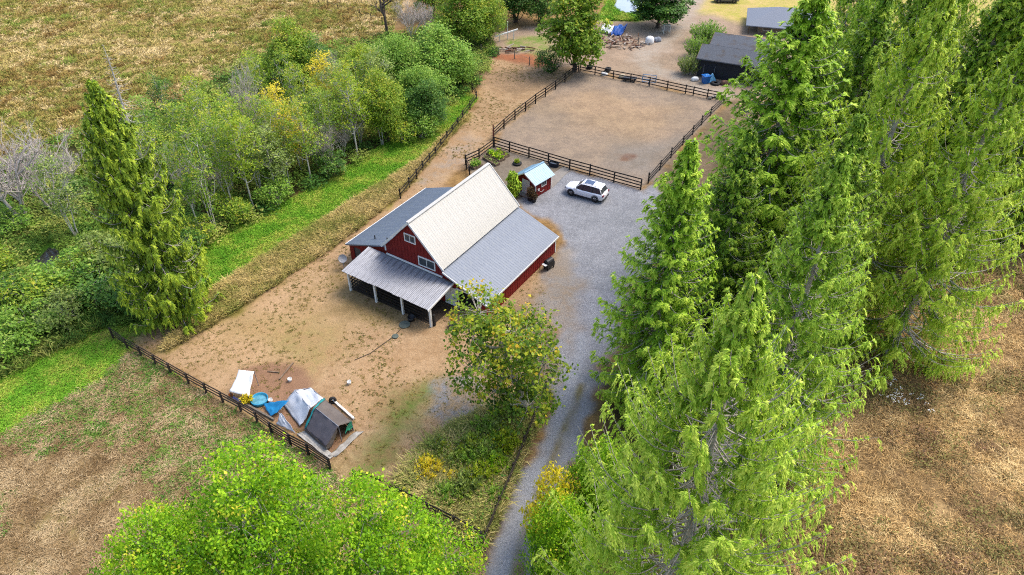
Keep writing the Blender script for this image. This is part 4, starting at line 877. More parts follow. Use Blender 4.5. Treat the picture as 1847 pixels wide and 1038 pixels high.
# woods
WOOD = [  # proto, base, top, radius, leaf, name, label, group
 (snag, (262, 300), 78, 2.6, None, 'dead_snag', 'tall grey dead snag behind the lone shaggy cedar', None),
 (barB, (50, 405), 235, 5.2, None, 'bare_tree', 'wide bare grey tree leaning beside the ditch', None),
 (barA, (100, 385), 215, 4.6, None, 'bare_tree', 'bare twiggy grey tree between ditch and meadow', None),
 (barA, (-20, 420), 270, 3.4, None, 'bare_tree', 'bare grey tree at the reed bed edge', None),
 (aldB, (140, 430), 285, 2.6, 'greygreen', 'ditch_tree', 'thin grey green tree beside the lone cedar', None),
 (aldA, (318, 262), 132, 1.8, 'dark', 'holly_tree', 'narrow dark green tree at the meadow edge', None),
 (aldA, (285, 285), 170, 1.8, 'willow', 'woodland_tree', 'small green tree between snag and dark narrow tree', None),
 (aldB, (372, 250), 135, 2.2, 'ygreen', 'woodland_tree', 'yellow green tree between dark narrow tree and bare thicket', None),
 (barA, (455, 255), 108, 2.6, None, 'bare_tree', 'bare grey thicket tree in the middle of the woods', None),
 (barA, (490, 270), 150, 2.4, None, 'bare_tree', 'second bare grey tree in the middle of the woods', None),
 (wilB, (545, 165), 48, 3.6, 'alder', 'woodland_tree', 'tall round green tree highest above the meadow edge', None),
 (aldA, (585, 170), 62, 2.0, 'dark', 'woodland_tree', 'dark tipped tree behind the tall round green one', None),
 (barA, (608, 190), 92, 2.2, None, 'bare_tree', 'grey brown bare tree between green crowns', None),
 (wilA, (505, 170), 100, 2.4, 'alder', 'woodland_tree', 'low green tree on the meadow side of the bare thicket', None),
 (aldA, (520, 290), 150, 2.0, 'yellow', 'woodland_tree', 'clear yellow tree in the middle of the woods', None),
 (wilB, (660, 190), 92, 3.0, 'ygreen', 'woodland_tree', 'yellow green round tree beside the willows', None),
 (wilA, (725, 175), 72, 3.9, 'willow', 'willow_tree', 'grey green willow behind the green strip bend', None),
 (wilB, (800, 165), 60, 4.4, 'willow', 'willow_tree', 'big pale green willow at the pasture end of the woods', None),
 (wilA, (765, 215), 125, 3.4, 'willow', 'willow_tree', 'willow above the fence bend of the green strip', None),
 (wilB, (770, 235), 155, 2.8, 'dark', 'willow_tree', 'darker low willow standing on the green strip edge', None),
 (wilA, (832, 150), 95, 3.0, 'willow', 'willow_tree', 'willow overhanging the tan pasture corner', None),
 (wilB, (700, 255), 140, 2.8, 'alder', 'woodland_tree', 'mid green tree between yellow green crowns and low willow', None),
 (aldA, (645, 285), 135, 2.5, 'ygreen', 'alder_tree', 'tall yellow green alder with pale trunk by the green strip', None),
 (aldB, (690, 262), 170, 2.3, 'ygreen', 'alder_tree', 'short yellow green alder beside the mid green tree', None),
 (aldB, (600, 300), 185, 2.2, 'alder', 'alder_tree', 'thin olive alder among bare stems', None),
 (aldA, (562, 330), 195, 2.2, 'alder', 'alder_tree', 'slender pale trunked alder near the strip centre', None),
 (aldB, (520, 335), 205, 2.4, 'ygreen', 'alder_tree', 'yellowing forked alder near the strip centre', None),
 (aldA, (458, 378), 215, 2.4, 'ygreen', 'alder_tree', 'yellowing alder with white trunk above the tall verge', None),
 (aldB, (420, 382), 235, 2.4, 'alder', 'alder_tree', 'leafy green alder between white stemmed neighbours', None),
 (aldB, (391, 422), 245, 2.3, 'alder', 'alder_tree', 'forked white stemmed alder standing at the green strip end', None),
 (aldA, (362, 422), 270, 1.9, 'alder', 'alder_tree', 'leaning white stemmed alder close to the shaggy cedar', None),
 (barA, (350, 380), 255, 2.2, None, 'bare_tree', 'bare thin stems behind the white stemmed alders', None),
 (barA, (575, 305), 230, 2.0, None, 'bare_tree', 'low bare thicket under the olive alders', None),
 (barA, (620, 280), 215, 2.0, None, 'bare_tree', 'low bare thicket beside the tall yellow green alder', None),
 (aldB, (440, 320), 205, 2.4, 'alder', 'alder_tree', 'inner green alder behind the yellowing ones', None),
 (aldA, (490, 310), 190, 2.2, 'alder', 'alder_tree', 'inner green alder below the clear yellow tree', None),
 (aldB, (300, 350), 225, 2.2, 'ygreen', 'woodland_tree', 'pale yellow green tree peeping beside the shaggy cedar', None),
 (wilA, (330, 330), 265, 2.2, 'dark', 'woodland_tree', 'low dark tree behind the pale yellow green one', None),
 (barC, (700, 66), -20, 3.2, None, 'dead_tree', 'dark bare tree standing alone at the far meadow edge', None),
 (barA, (742, 72), -10, 3.2, None, 'bare_tree', 'pale grey bare tree behind the willows', None),
 (barA, (770, 62), 0, 2.6, None, 'bare_tree', 'pale bare tree beside the far green willow', None),
 (wilB, (835, 88), -22, 4.6, 'alder', 'willow_tree', 'large green willow at the far end of the woods', None),
 (wilA, (880, 82), -5, 3.4, 'alder', 'willow_tree', 'bright green willow overhanging the red dirt bank', None),
 (wilB, (930, 40), -50, 4.2, 'dark', 'woodland_tree', 'dark green tree behind the far dirt bank', None),
 (wilA, (975, 42), -30, 3.6, 'dark', 'woodland_tree', 'dark green bush tree left behind the broadleaf maple', None),
 (wilB, (780, 30), -60, 3.6, 'alder', 'woodland_tree', 'distant green tree behind the pale bare trees', None),
 (bigA, (1036, 128), -22, 4.4, 'alder', 'broadleaf_tree', 'dense broadleaf maple at the arena corner', None),
 (shrA, (990, 128), 92, 2.2, 'dark', 'shrub', 'dark ivy bush at the foot of the broadleaf maple', None),
 (bigA, (1186, 50), -32, 4.6, 'dark', 'broadleaf_tree', 'dark broadleaf tree between pond and dirt track', None),
]
OLS = dict(alder='mid green alder in the thick of the woods', ygreen='yellow green alder in the thick of the woods', greygreen='dull grey green alder in the thick of the woods'); BT = 'bare grey stem thicket inside the woods'
WOOD += [(aldB if k % 2 else aldA, b, b[1] - 118 + (k * 37 % 30), 2.5, ('alder', 'ygreen', 'greygreen', 'alder')[k % 4], 'alder_tree', OLS[('alder', 'ygreen', 'greygreen', 'alder')[k % 4]], 'alders in the thick of the woods') for k, b in enumerate([(410, 340), (470, 345), (500, 355), (545, 310), (585, 265), (560, 250), (620, 240), (655, 225), (430, 280), (395, 300), (600, 225), (530, 215), (340, 300), (480, 230), (690, 215), (640, 255)])]
WOOD += [(shrA, b, b[1] - 40 - (k * 17 % 20), 2.2 + .3 * (k % 3), ('willow', 'dark', 'alder', 'greygreen')[k % 4], 'shrub', ('blue green', 'dark green', 'fresh green', 'dull grey green')[k % 4] + ' bush in the brush around the ditch', 'bushes in the brush around the ditch') for k, b in enumerate([(30, 420), (15, 560), (70, 560), (120, 590), (60, 610), (190, 540), (160, 500), (200, 490), (130, 530), (240, 560), (-20, 510), (250, 500), (30, 640)])]
WOOD += [(barA, b, b[1] - 95, 2.2, None, 'bare_tree', BT, 'bare thickets inside the woods') for b in [(420, 350), (540, 290), (500, 300), (590, 310), (470, 300), (380, 370), (650, 260)]]
WOOD += [(shrA, b, b[1] - 42, 2.0, ('alder', 'willow', 'dark')[k % 3], 'shrub', ('fresh green', 'blue green', 'dark green')[k % 3] + ' understorey shrub along the green strip', 'understorey shrubs along the green strip') for k, b in enumerate([(425, 400), (500, 370), (600, 318), (730, 258), (760, 250), (345, 470), (360, 440)])]
for i, (p, b, ty, rad, lf, nm, lb, gp) in enumerate(WOOD):
    if nm == 'alder_tree': ty -= 22; rad *= .95; lf = 'yellow' if i % 7 == 3 and gp else lf; lb = 'clear yellow alder in the thick of the woods' if i % 7 == 3 and gp else lb
    ctree(p, nm, lb, b, ty, rad, i * 1.7, gp, LM[lf] if lf else None, cat='shrub' if nm == 'shrub' else 'tree')
# shrubs by the garage: upright shoots with grey green leaves
def shoots(name, seed, h, r, n, mat):
    g = np.random.default_rng(seed); T = Tubes(); P_, D_, C_ = [], [], []
    for i in range(n):
        a = g.uniform(0, 6.28); q_ = r * np.sqrt(g.uniform()); b = np.array([q_ * .35 * np.cos(a), q_ * .35 * np.sin(a), 0]); e = np.array([q_ * np.cos(a), q_ * np.sin(a), h * g.uniform(.6, 1.1) * (1 - .35 * (q_ / r) ** 2)])
        T.add(np.stack([b, (b + e) / 2 + g.normal(0, .05, 3), e]), .03, .008, 3)
        m = 34; u = g.uniform(.25, 1, m)[:, None]; P_.append(b + (e - b) * u + g.normal(0, .05, (m, 3))); D_.append(unit(e - b) * .8 + g.normal(0, .55, (m, 3))); C_.append(np.clip(.25 + .4 * u[:, 0] + g.normal(0, .14, m), 0, 1))
    P = np.concatenate(P_); n = len(P)
    return dict(trunk=T.mesh(name + '_stems', M['twig']), crown=leaf_mesh(name + '_leaf', P, np.concatenate(D_), g.normal(size=(n, 3)), g.uniform(.14, .28, n), g.uniform(.06, .11, n), np.concatenate(C_), mat), h=h, r=r)
apple = shoots('apple', 81, 2.6, 2.0, 120, LM['greygreen'])
for b, ty, rad, lf, lb in (((1241, 134), 97, 1.9, 'greygreen', 'round grey green shrub before the garage door'), ((1256, 104), 66, 2.4, 'willow', 'green shrub beside the dirt track and garage'), ((1272, 78), 38, 3.0, 'willow', 'broad green shrub beside the rear outbuilding')):
    ctree(apple, 'shrub', lb, b, ty, rad, len(lb), None, LM[lf], cat='shrub')
# pencil conifer by the shed
arb = conifer('arborvitae', 91, 2.4, .75, 150, 9, 10, .2, .08, LM['cedar'], droop=-.5, bare=0, low=.0, tip=.3, round_=.45)
ctree(arb, 'arborvitae', 'small green cone shaped conifer beside the white shed door', (926, 354), 312, .85, 0, cat='conifer')
# goldenrod and weeds in the corner
gold = shoots('goldenrod', 83, 1.1, .8, 60, LM['yellow'])
for b, sc, lf, lb in (((775, 858), 1.3, 'yellow', 'yellow goldenrod clump in the weedy corner'), ((815, 870), .9, 'yellow', 'smaller yellow goldenrod clump among the corner weeds'), ((890, 850), 1.2, 'lime', 'bright green sapling clump in the weedy corner'), ((915, 800), 1.0, 'lime', 'bright green sapling near the maple roots'), ((860, 815), .9, 'greygreen', 'pale seedy weed clump in the fenced corner'), ((835, 905), 1.0, 'alder', 'green weed clump close to the corner fence'), ((800, 820), 1.0, 'ygreen', 'yellow green weed clump above the goldenrod'), ((890, 905), 1.1, 'willow', 'green weed clump beside the drive fence'), ((930, 760), 1.0, 'willow', 'green weed clump at the maple foot')):
    q_ = G(*b); place(gold, 'weed_clump', lb, q_, 1.1 * sc, .8 * sc, 1, 'plant', None, LM[lf])

gw = np.random.default_rng(64); wp = in_poly(PD['weeds'], 34, gw, grow=.6)
for k, q_ in enumerate(wp):
    lf, lb = (('greygreen', 'dull grey green weed clump crowding the fenced corner'), ('ygreen', 'yellow green weed clump crowding the fenced corner'), ('willow', 'blue green weed clump crowding the fenced corner'), ('alder', 'mid green weed clump crowding the fenced corner'))[k % 4]
    s_ = gw.uniform(.8, 1.35); place(gold, 'weed_clump', lb, q_, 1.25 * s_, .85 * s_, k * 1.1, 'plant', 'weed clumps crowding the fenced corner', LM[lf])
# ------------------------------------------------------------------ white car in the yard
def car(name, label, loc, rz, paint):
    """x forward; body lofted from stations"""
    root = thing(name, label, 'car', loc, rz); L2 = 2.43
    gl_ = M['glass']
    # body: stations x, half width, lower z, belt z (shoulder), hood/top z
    st = [(-2.43, .70, .50, .82, .90), (-2.34, .86, .34, .92, 1.02), (-2.0, .95, .28, .98, 1.06), (-1.2, .965, .26, .98, 1.05), (0, .965, .26, .96, 1.03), (.75, .965, .27, .95, 1.06), (1.2, .955, .28, .92, 1.05), (1.8, .92, .30, .86, .98), (2.2, .82, .34, .76, .88), (2.43, .60, .46, .66, .74)]
    mb = MB(); vs_ = []
    for x, hw, z0, zb, zt in st:
        vs_ += [(x, -hw * .9, z0), (x, -hw, z0 + .14), (x, -hw, zb - .08), (x, -hw * .94, zb + .02), (x, -hw * .72, zt), (x, 0, zt + .035), (x, hw * .72, zt), (x, hw * .94, zb + .02), (x, hw, zb - .08), (x, hw, z0 + .14), (x, hw * .9, z0)]
    n = 11; fs = [(i * n + k, i * n + (k + 1) % n, (i + 1) * n + (k + 1) % n, (i + 1) * n + k) for i in range(len(st) - 1) for k in range(n)]
    fs += [tuple(range(n)), tuple((len(st) - 1) * n + k for k in range(n))[::-1]]
    mb.add(vs_, fs); body = mb.obj('body', paint, root, smooth=True)
    # cabin glass and roof
    c = [(-2.22, .78, 1.02), (1.12, .84, 1.02), (-1.85, .70, 1.55), (.32, .70, 1.60)]
    def cab(y0f, y1f, x0, x1, z): pass
    gb_ = MB()
    lo = [(-2.25, .80), (-1.2, .86), (0, .87), (1.18, .80)]; hi = [(-1.92, .64), (-1.2, .69), (-.3, .70), (.36, .66)]
    v = [(x, -y, 1.0) for x, y in lo] + [(x, y, 1.0) for x, y in lo] + [(x, -y, 1.6) for x, y in hi] + [(x, y, 1.6) for x, y in hi]
    f = [(i, i + 1, 9 + i, 8 + i) for i in range(3)] + [(4 + i, 12 + i, 13 + i, 5 + i) for i in range(3)] + [(0, 8, 12, 4), (3, 7, 15, 11), (8, 9, 13, 12), (9, 10, 14, 13), (10, 11, 15, 14)]
    gb_.add(v, f).obj('cabin_glass', gl_, root)
    rf = MB(); rr = [(-2.02, .62, 1.60), (-1.9, .67, 1.645), (-1.2, .70, 1.70), (-.3, .71, 1.71), (.25, .68, 1.66), (.42, .62, 1.60)]
    v = []
    for x, y, z in rr: v += [(x, -y, z - .05), (x, -y * .8, z), (x, 0, z + .02), (x, y * .8, z), (x, y, z - .05)]
    f = [(i * 5 + k, i * 5 + k + 1, (i + 1) * 5 + k + 1, (i + 1) * 5 + k) for i in range(5) for k in range(4)]
    rf.add(v, f)
    roof = rf.obj('roof', paint, root, smooth=True)
    MB().box(-.95, .1, -.42, .42, 1.718, 1.738).obj('sunroof', pm('sunroof_glass', S(70, 92, 130), None, 2, .1, spec=.6), roof)
    for s_ in (-1, 1):
        MB().tube([(-1.75, s_ * .62, 1.66), (-1.6, s_ * .62, 1.74), (.0, s_ * .62, 1.76), (.15, s_ * .62, 1.68)], [.025] * 4, 6).obj('roof_rail', M['galv'], roof)
        for (a, b) in (((1.2, .80, 1.0), (.38, .665, 1.62)), ((.12, .872, 1.0), (.0, .705, 1.66)), ((-1.05, .868, 1.0), (-1.1, .705, 1.66)), ((-2.2, .80, 1.0), (-1.85, .66, 1.62))):
            MB().bar((a[0], s_ * a[1], a[2]), (b[0], s_ * b[1], b[2]), .07 if a[0] < 1 else .1, .05).obj('pillar', paint if abs(a[0]) > 1.1 else M['black_plastic'], root)
        m_ = MB().box(.86, 1.02, s_ * .98 - .1, s_ * .98 + .1, 1.0, 1.15).obj('mirror', paint, root)
        MB().add([(2.2, s_ * .78, .7), (2.38, s_ * .58, .66), (2.3, s_ * .55, .82), (2.1, s_ * .77, .86), (2.22, s_ * .84, .7), (2.42, s_ * .62, .66), (2.33, s_ * .6, .83), (2.12, s_ * .86, .87)], [(0, 1, 2, 3), (7, 6, 5, 4), (0, 4, 5, 1), (1, 5, 6, 2), (2, 6, 7, 3), (3, 7, 4, 0)]).obj('headlight', pm('lamp_glass', S(190, 195, 205), None, 3, .1), root)
        MB().box(-2.44, -2.3, s_ * .72 - .16, s_ * .72 + .16, .8, .98).obj('tail_light', pm('tail_lamp', S(150, 24, 22), None, 3, .2), root)
        for x in (-1.47, 1.47):
            wh = MB().lathe([(.22, -.13), (.36, -.13), (.385, -.09), (.385, .09), (.36, .13), (.22, .13)], 24).obj('wheel', M['rubber'], root, Matrix.Translation((x, s_ * .86, .385)) @ Matrix.Rotation(math.pi / 2, 4, 'X'), smooth=True)
            rm = MB(); rm.lathe([(.001, s_ * -.10), (.05, s_ * -.11), (.06, s_ * -.09)], 12); rm.lathe([(.23, s_ * -.12), (.255, s_ * -.125), (.255, s_ * .1)], 20)
            for k in range(5):
                a = k * 2 * math.pi / 5; rm.bar((.03 * math.cos(a), .03 * math.sin(a), s_ * -.1), (.24 * math.cos(a), .24 * math.sin(a), s_ * -.11), .08, .03)
            rm.obj('rim', pm('alloy', S(150, 150, 155), None, 3, .3, metal=.8), wh)
            ar = MB(); 
            pts = [(x + .44 * math.cos(t), s_ * .955, .385 + .44 * math.sin(t)) for t in [math.pi * k / 10 for k in range(-1, 12)]]
            ar.tube(pts, [.035] * len(pts), 5).obj('wheel_arch', M['black_plastic'], root)
        MB().bar((-1.0, s_ * .955, .3), (1.0, s_ * .955, .3), .08, .1).obj('side_skirt', M['black_plastic'], root)
    MB().box(-2.45, -2.41, -.26, .26, .66, .8).obj('number_plate', M['white_trim'], root)
    MB().box(2.36, 2.45, -.3, .3, .62, .72).obj('grille', M['black_plastic'], root)
    MB().box(-2.46, -2.3, -.8, .8, .34, .5).obj('rear_bumper', M['black_plastic'], root)
    root.scale = (1, 1, 1.05); return root
wf, wrr = G(*( (1030.3, 353.6))), G(1071.2, 365)
fw = (wf - wrr).normalized(); ctr = (wf + wrr) / 2 + Vector((fw.y, -fw.x, 0)) * .92
M['car_white'] = pm('white_car_paint', S(238, 240, 244, .85), S(232, 234, 240, .85), .5, .18, spec=.6, coat=.6)
car('parked_car', 'white station wagon style SUV parked on the gravel yard', ctr, math.atan2(fw.y, fw.x), M['car_white'])
car('parked_car', 'dark silver car parked on the far yellow lawn', G(1308, 4), 3.1, pm('dark_car_paint', S(110, 112, 118), None, .5, .25, spec=.6, coat=.5))

# ------------------------------------------------------------------ small things near the barn
def put(mb, name, mats, label, cat, loc, rz=0, group=None, smooth=False, s=1):
    o = mb.obj(name, mats, None, Matrix.Translation(loc) @ Matrix.Rotation(rz, 4, 'Z') @ Matrix.Scale(s, 4), smooth); return tag(o, label, cat, group)
lidm = pm('green_lid', S(112, 122, 112), S(94, 104, 96), 3, .7)
put(MB().lathe([(.5, 0), (.5, .05), (.46, .08), (.001, .09)], 24), 'tank_lid', lidm, 'large round grey green tank lid before the shelter', 'lid', G(730, 586), smooth=False)
put(MB().lathe([(.3, 0), (.3, .04), (.27, .06), (.001, .07)], 20), 'tank_lid', lidm, 'small round grey green tank lid out on the pasture', 'lid', G(713, 607))
dish = thing('satellite_dish', 'round pale satellite dish on a short post beside the shelter', 'satellite dish', G(621, 484))
MB().tube([(0, 0, 0), (0, 0, 1.1)], [.04, .04], 8).obj('mast', M['galv'], dish)
MB().lathe([(.001, .02), (.2, .05), (.38, .12), (.42, .16), (.38, .1), (.2, .02), (.001, -.01)], 20).obj('reflector', pm('dish_grey', S(170, 172, 178), None, 3, .4), dish, Matrix.Translation((0, 0, 1.15)) @ Matrix.Rotation(.9, 4, 'X') @ Matrix.Rotation(.2, 4, 'Y'), smooth=True)
MB().tube([(0, -.1, 1.15), (0, -.42, 1.32)], [.02, .015], 6).obj('feed_arm', M['galv'], dish)
gr = thing('barbecue', 'black barbecue grill standing against the barn side wall', 'barbecue', G(990, 484), .8)
MB().box(-.5, .5, -.3, .3, .25, .75).obj('cabinet', M['black_plastic'], gr)
MB().tube([(-.42, 0, .85), (.42, 0, .85)], [.3, .3], 14).obj('lid', M['black_plastic'], gr)
MB().box(-.8, -.52, -.25, .25, .72, .77).obj('side_shelf', M['white_trim'], gr)
for x in (-.42, .42):
    for y in (-.24, .24): MB().box(x - .04, x + .04, y - .04, y + .04, 0, .25).obj('leg', M['rubber'], gr)
for (p, lb) in (((816, 590), 'black tub by the maple beside the barn doorway'), ((742, 578), 'dark feed tub lying before the shelter rails')):
    t = thing('feed_tub', lb, 'tub', G(*p)); MB().lathe([(.001, .02), (.24, .02), (.32, .42), (.34, .42), (.26, 0), (.001, 0)], 16).obj('bowl', M['black_plastic'], t, smooth=True)
    MB().tube([(.32, -.1, .38), (.42, 0, .34), (.32, .1, .38)], [.015] * 3, 5).obj('handle', M['galv'], t)
put(MB().tube([G(640, 650) - G(640, 650), G(668, 638) - G(640, 650), G(690, 622) - G(640, 650), G(712, 606) - G(640, 650), G(728, 588) - G(640, 650)], [.03] * 5, 5), 'garden_hose', pm('hose_dark', S(96, 84, 70)), 'thin dark hose trailing over the pasture to the tank lids', 'hose', G(640, 650) + Vector((0, 0, .03)))
# pots by the shed corner
for k, (p, h, lb) in enumerate((((956, 362), 1.5, 'tall withered brown plant in a black pot by the shed corner'), ((963, 364.5), .9, 'short withered brown plant in a black pot by the shed'))):
    t = thing('potted_plant', lb, 'potted plant', G(*p)); MB().lathe([(.001, 0), (.22, 0), (.28, .35), (.25, .35), (.2, .3), (.001, .3)], 14).obj('pot', M['black_plastic'], t)
    pr = shoots('withered%d' % k, 95 + k, h, .4, 26, leafmat('withered_leaf%d' % k, [(0, S(84, 66, 46)), (1, S(140, 116, 78))], .2)); link('stems', pr['trunk'], t, None, Matrix.Translation((0, 0, .3))); link('foliage', pr['crown'], t, None, Matrix.Translation((0, 0, .3)))
# vegetable beds
soil = pm('bed_soil', S(92, 74, 58), None, 3, .95)
def bed(lb, a, b, w, h, lf, n):
    A, B_ = G(*a), G(*b); d = B_ - A; t = thing('garden_bed', lb, 'garden bed', A.lerp(B_, .5), math.atan2(d.y, d.x)); L = d.length / 2; w /= 2
    for (x0, x1, y0, y1) in ((-L, L, -w, -w + .06), (-L, L, w - .06, w), (-L, -L + .06, -w + .061, w - .061), (L - .06, L, -w + .061, w - .061)): MB().box(x0, x1, y0, y1, 0, .26).obj('board', M['wood'], t)
    MB().box(-L + .06, L - .06, -w + .06, w - .06, 0, .2).obj('soil', soil, t)
    g = np.random.default_rng(n); k = n; P = np.stack([g.uniform(-L + .1, L - .1, k), g.uniform(-w + .08, w - .08, k), np.full(k, .2)], 1); P[:, 2] += g.uniform(0, h, k)
    link('leaves', leaf_mesh('leaves', P, g.normal(0, 1, (k, 3)) + np.array([0, 0, .4]), np.array([0, 0, 1.]) + g.normal(0, .4, (k, 3)), g.uniform(.15, .34, k), g.uniform(.1, .24, k), g.uniform(.1, 1, k), LM[lf]), t)
bed('wooden bed of broad green leaves by the garden fence', (850, 304), (866, 297), 1.0, .5, 'willow', 240)
bed('long wooden bed of lime salad leaves', (882, 277), (906, 291), 1.0, .35, 'lime', 300)
bed('nearly bare long wooden bed beside the salad bed', (874, 285), (898, 299), .7, .12, 'greygreen', 50)
bed('sparse wooden bed close to the arena fence', (897, 274), (915, 284), .8, .2, 'ygreen', 60)
def tyre_mesh(R=.36, r=.13): return MB().lathe([(R - r, -.09), (R, -.11), (R + r * .8, -.08), (R + r, 0), (R + r * .8, .08), (R, .11), (R - r, .09)], 22).mesh('tyre', [M['rubber']], True)
tp = thing('tyre_planter', 'old black tyre planted with leaves in the garden', 'planter', G(933, 296)); link('tyre', tyre_mesh(.42, .16), tp, None, Matrix.Translation((0, 0, .11)))
MB().lathe([(.001, .14), (.3, .12), (.3, .02)], 14).obj('soil', soil, tp); pr = shoots('tyreplant', 99, .5, .3, 12, LM['alder']); link('leaves', pr['crown'], tp, None, Matrix.Translation((0, 0, .1)))
tb = thing('stock_tank', 'dark oval water trough against the arena front fence', 'trough', G(999, 300), -.5); MB().add([], []).lathe([(.001, .05), (.42, .05), (.46, .5), (.5, .52), (.48, 0), (.001, 0)], 20).obj('tank', pm('navy_plastic', S(44, 50, 66)), tb, Matrix.Diagonal((1.3, .8, 1, 1)))
MB().lathe([(.001, .4), (.44, .4)], 18).obj('water', M['ditch'], tb, Matrix.Diagonal((1.3, .8, 1, 1)))

# ------------------------------------------------------------------ tarps and tent by the field fence
KG = lambda x, y, z=0: G(*K(x, y), z)
def cloth(name, mat, corners, nx=12, ny=12, sag=.12, wr=.03, seed=0, parent=None, label=None, cat=None, O=None, thick=.012):
    """four-cornered sheet with sag and wrinkles"""
    g = np.random.default_rng(seed); c = [np.array(p) for p in corners]; O = np.array(O if O is not None else c[0])
    u, v = np.meshgrid(np.linspace(0, 1, nx), np.linspace(0, 1, ny)); u = u.ravel()[:, None]; v = v.ravel()[:, None]
    P = c[0] * (1 - u) * (1 - v) + c[1] * u * (1 - v) + c[2] * u * v + c[3] * (1 - u) * v
    P[:, 2] -= (sag * 16 * u * (1 - u) * v * (1 - v) / 1.0)[:, 0]
    sc = float(np.linalg.norm(c[1] - c[0])) * .25
    P[:, 2] += (vnoise(u[:, 0] * 9, v[:, 0] * 4, 1.3, seed) - .5) * wr * 3 + np.sin(u[:, 0] * 17 + v[:, 0] * 6 + seed) * wr * .5
    P[:, 0] += (vnoise(u[:, 0] * 7, v[:, 0] * 7, 1.1, seed + 5) - .5) * .12
    ii, jj = np.meshgrid(np.arange(nx - 1), np.arange(ny - 1)); q_ = (jj * nx + ii).ravel(); F = np.stack([q_, q_ + 1, q_ + nx + 1, q_ + nx], 1)
    me = np_mesh(name, P - O, F, [mat], smooth=True); o = link(name, me, parent)
    if parent is None: o.location = O; tag(o, label, cat)
    so = o.modifiers.new('thickness', 'SOLIDIFY'); so.thickness = thick; so.offset = 0
    return o
M['tarp_white'] = pm('white_tarp', S(240, 240, 238, .85), S(230, 230, 230, .85), 1, .5, transl=.15)
M['tarp_clear'] = pm('milky_sheeting', S(224, 228, 234, .8), S(200, 206, 216, .8), 1, .35, transl=.2)
M['tarp_blue'] = pm('blue_tarp', S(46, 160, 222), S(34, 140, 205), 1, .45, transl=.1)
M['tarp_grey'] = pm('grey_canvas', S(112, 106, 112), S(98, 93, 98), 1, .6)
M['tarp_taupe'] = pm('taupe_canvas', S(128, 118, 110), S(112, 102, 96), 1, .6)
M['tarp_teal'] = pm('teal_tarp', S(40, 172, 172), S(30, 140, 145), 1, .5)
M['tarp_green'] = pm('green_tarp', S(60, 176, 140), S(40, 140, 112), 1, .5)
# white awning on poles
aw = thing('white_awning', 'white cloth awning stretched on poles by the sand pad', 'awning', KG(170, 330))
ac = [KG(158, 86, 1.5) , KG(302, 104, 1.6), KG(252, 338, .75), KG(74, 292, .8)]
cloth('sheet', M['tarp_white'], ac, sag=.1, wr=.03, seed=3, parent=aw, O=aw.location)
for p in ac: MB().tube([(p.x - aw.location.x, p.y - aw.location.y, 0), tuple(p - Vector(aw.location))], [.03, .025], 6).obj('pole', M['galv'], aw)
# paddling pool
pl = thing('paddling_pool', 'round light blue paddling pool beside the blue tarp', 'paddling pool', KG(358, 385)); PR = .68
bl = pm('pool_plastic', S(66, 180, 222), S(50, 165, 212), 2, .35)
MB().lathe([(.001, .03), (PR * .86, .03), (PR * .9, .3), (PR * .97, .33), (PR, .3), (PR * .95, 0), (.001, 0)], 28).obj('basin', bl, pl, smooth=True)
MB().lathe([(.001, .12), (PR * .87, .12)], 24).obj('water', pm('pool_water', S(120, 196, 222), S(90, 150, 170), 3, .08), pl)
# blue tarp draped over a low frame
cloth('blue_tarp', M['tarp_blue'], [KG(385, 405, .25), KG(625, 372, .95), KG(550, 465, .75), KG(455, 528, .12)], sag=.12, wr=.05, seed=7, label='bright blue tarp draped between pool and pale sheeting', cat='tarp')
# pale sheeting shelter
ps_ = thing('sheeting_shelter', 'milky plastic sheeting draped over a hoop frame beside grey tent', 'shelter', KG(720, 480))
O = ps_.location
cl_top = [KG(685, 280, .9), KG(840, 262, 1.0), KG(950, 360, 1.2), KG(830, 450, 1.35)]
cloth('top_sheet', M['tarp_clear'], cl_top, sag=.12, wr=.05, seed=9, parent=ps_, O=O)
cloth('side_sheet', M['tarp_clear'], [KG(685, 280, .9), KG(830, 450, 1.35), KG(735, 620, .15), KG(570, 410, .2)], sag=.1, wr=.07, seed=10, parent=ps_, O=O)
cloth('back_sheet', M['tarp_clear'], [KG(685, 280, .9), KG(840, 262, 1.0), KG(850, 280, .1), KG(640, 330, .1)], sag=.0, wr=.05, seed=12, parent=ps_, O=O)
for a, b in ((cl_top[0], cl_top[1]), (cl_top[3], cl_top[2]), (cl_top[0], cl_top[3]), (cl_top[1], cl_top[2])): MB().tube([a - O, b - O], [.025, .025], 6).obj('frame_pole', M['galv'], ps_)
for a in cl_top: MB().tube([Vector((a.x, a.y, 0)) - O, a - O], [.025, .025], 6).obj('frame_pole', M['galv'], ps_)
# grey tent
tn = thing('tarp_tent', 'grey canvas ridge tent with dark open end beside field fence', 'tent', KG(980, 700)); O = tn.location
rA, rB = KG(870, 440, 1.65), KG(1092, 620, 1.65); lA, lB = KG(775, 635, .45), KG(975, 812, .45); qA, qB = KG(955, 354, 1.05), KG(1215, 573, 1.05)
cloth('roof_sheet', M['tarp_grey'], [rA, rB, lB, lA], sag=.05, wr=.03, seed=21, parent=tn, O=O)
cloth('roof_sheet', M['tarp_taupe'], [rA, rB, qB, qA], sag=.05, wr=.03, seed=22, parent=tn, O=O)
gz = lambda p, z=.0: Vector((p.x, p.y, z))
cloth('side_sheet', M['tarp_taupe'], [lA, lB, gz(lB), gz(lA)], sag=0, wr=.02, seed=23, parent=tn, O=O)
cloth('side_sheet', M['tarp_taupe'], [qA, qB, gz(qB), gz(qA)], sag=0, wr=.02, seed=24, parent=tn, O=O)
mid_ = rB.lerp(lB, .55)
cloth('end_flap', M['tarp_taupe'], [rB, lB, gz(lB), gz(mid_, .25)], sag=0, wr=.02, seed=25, parent=tn, O=O)
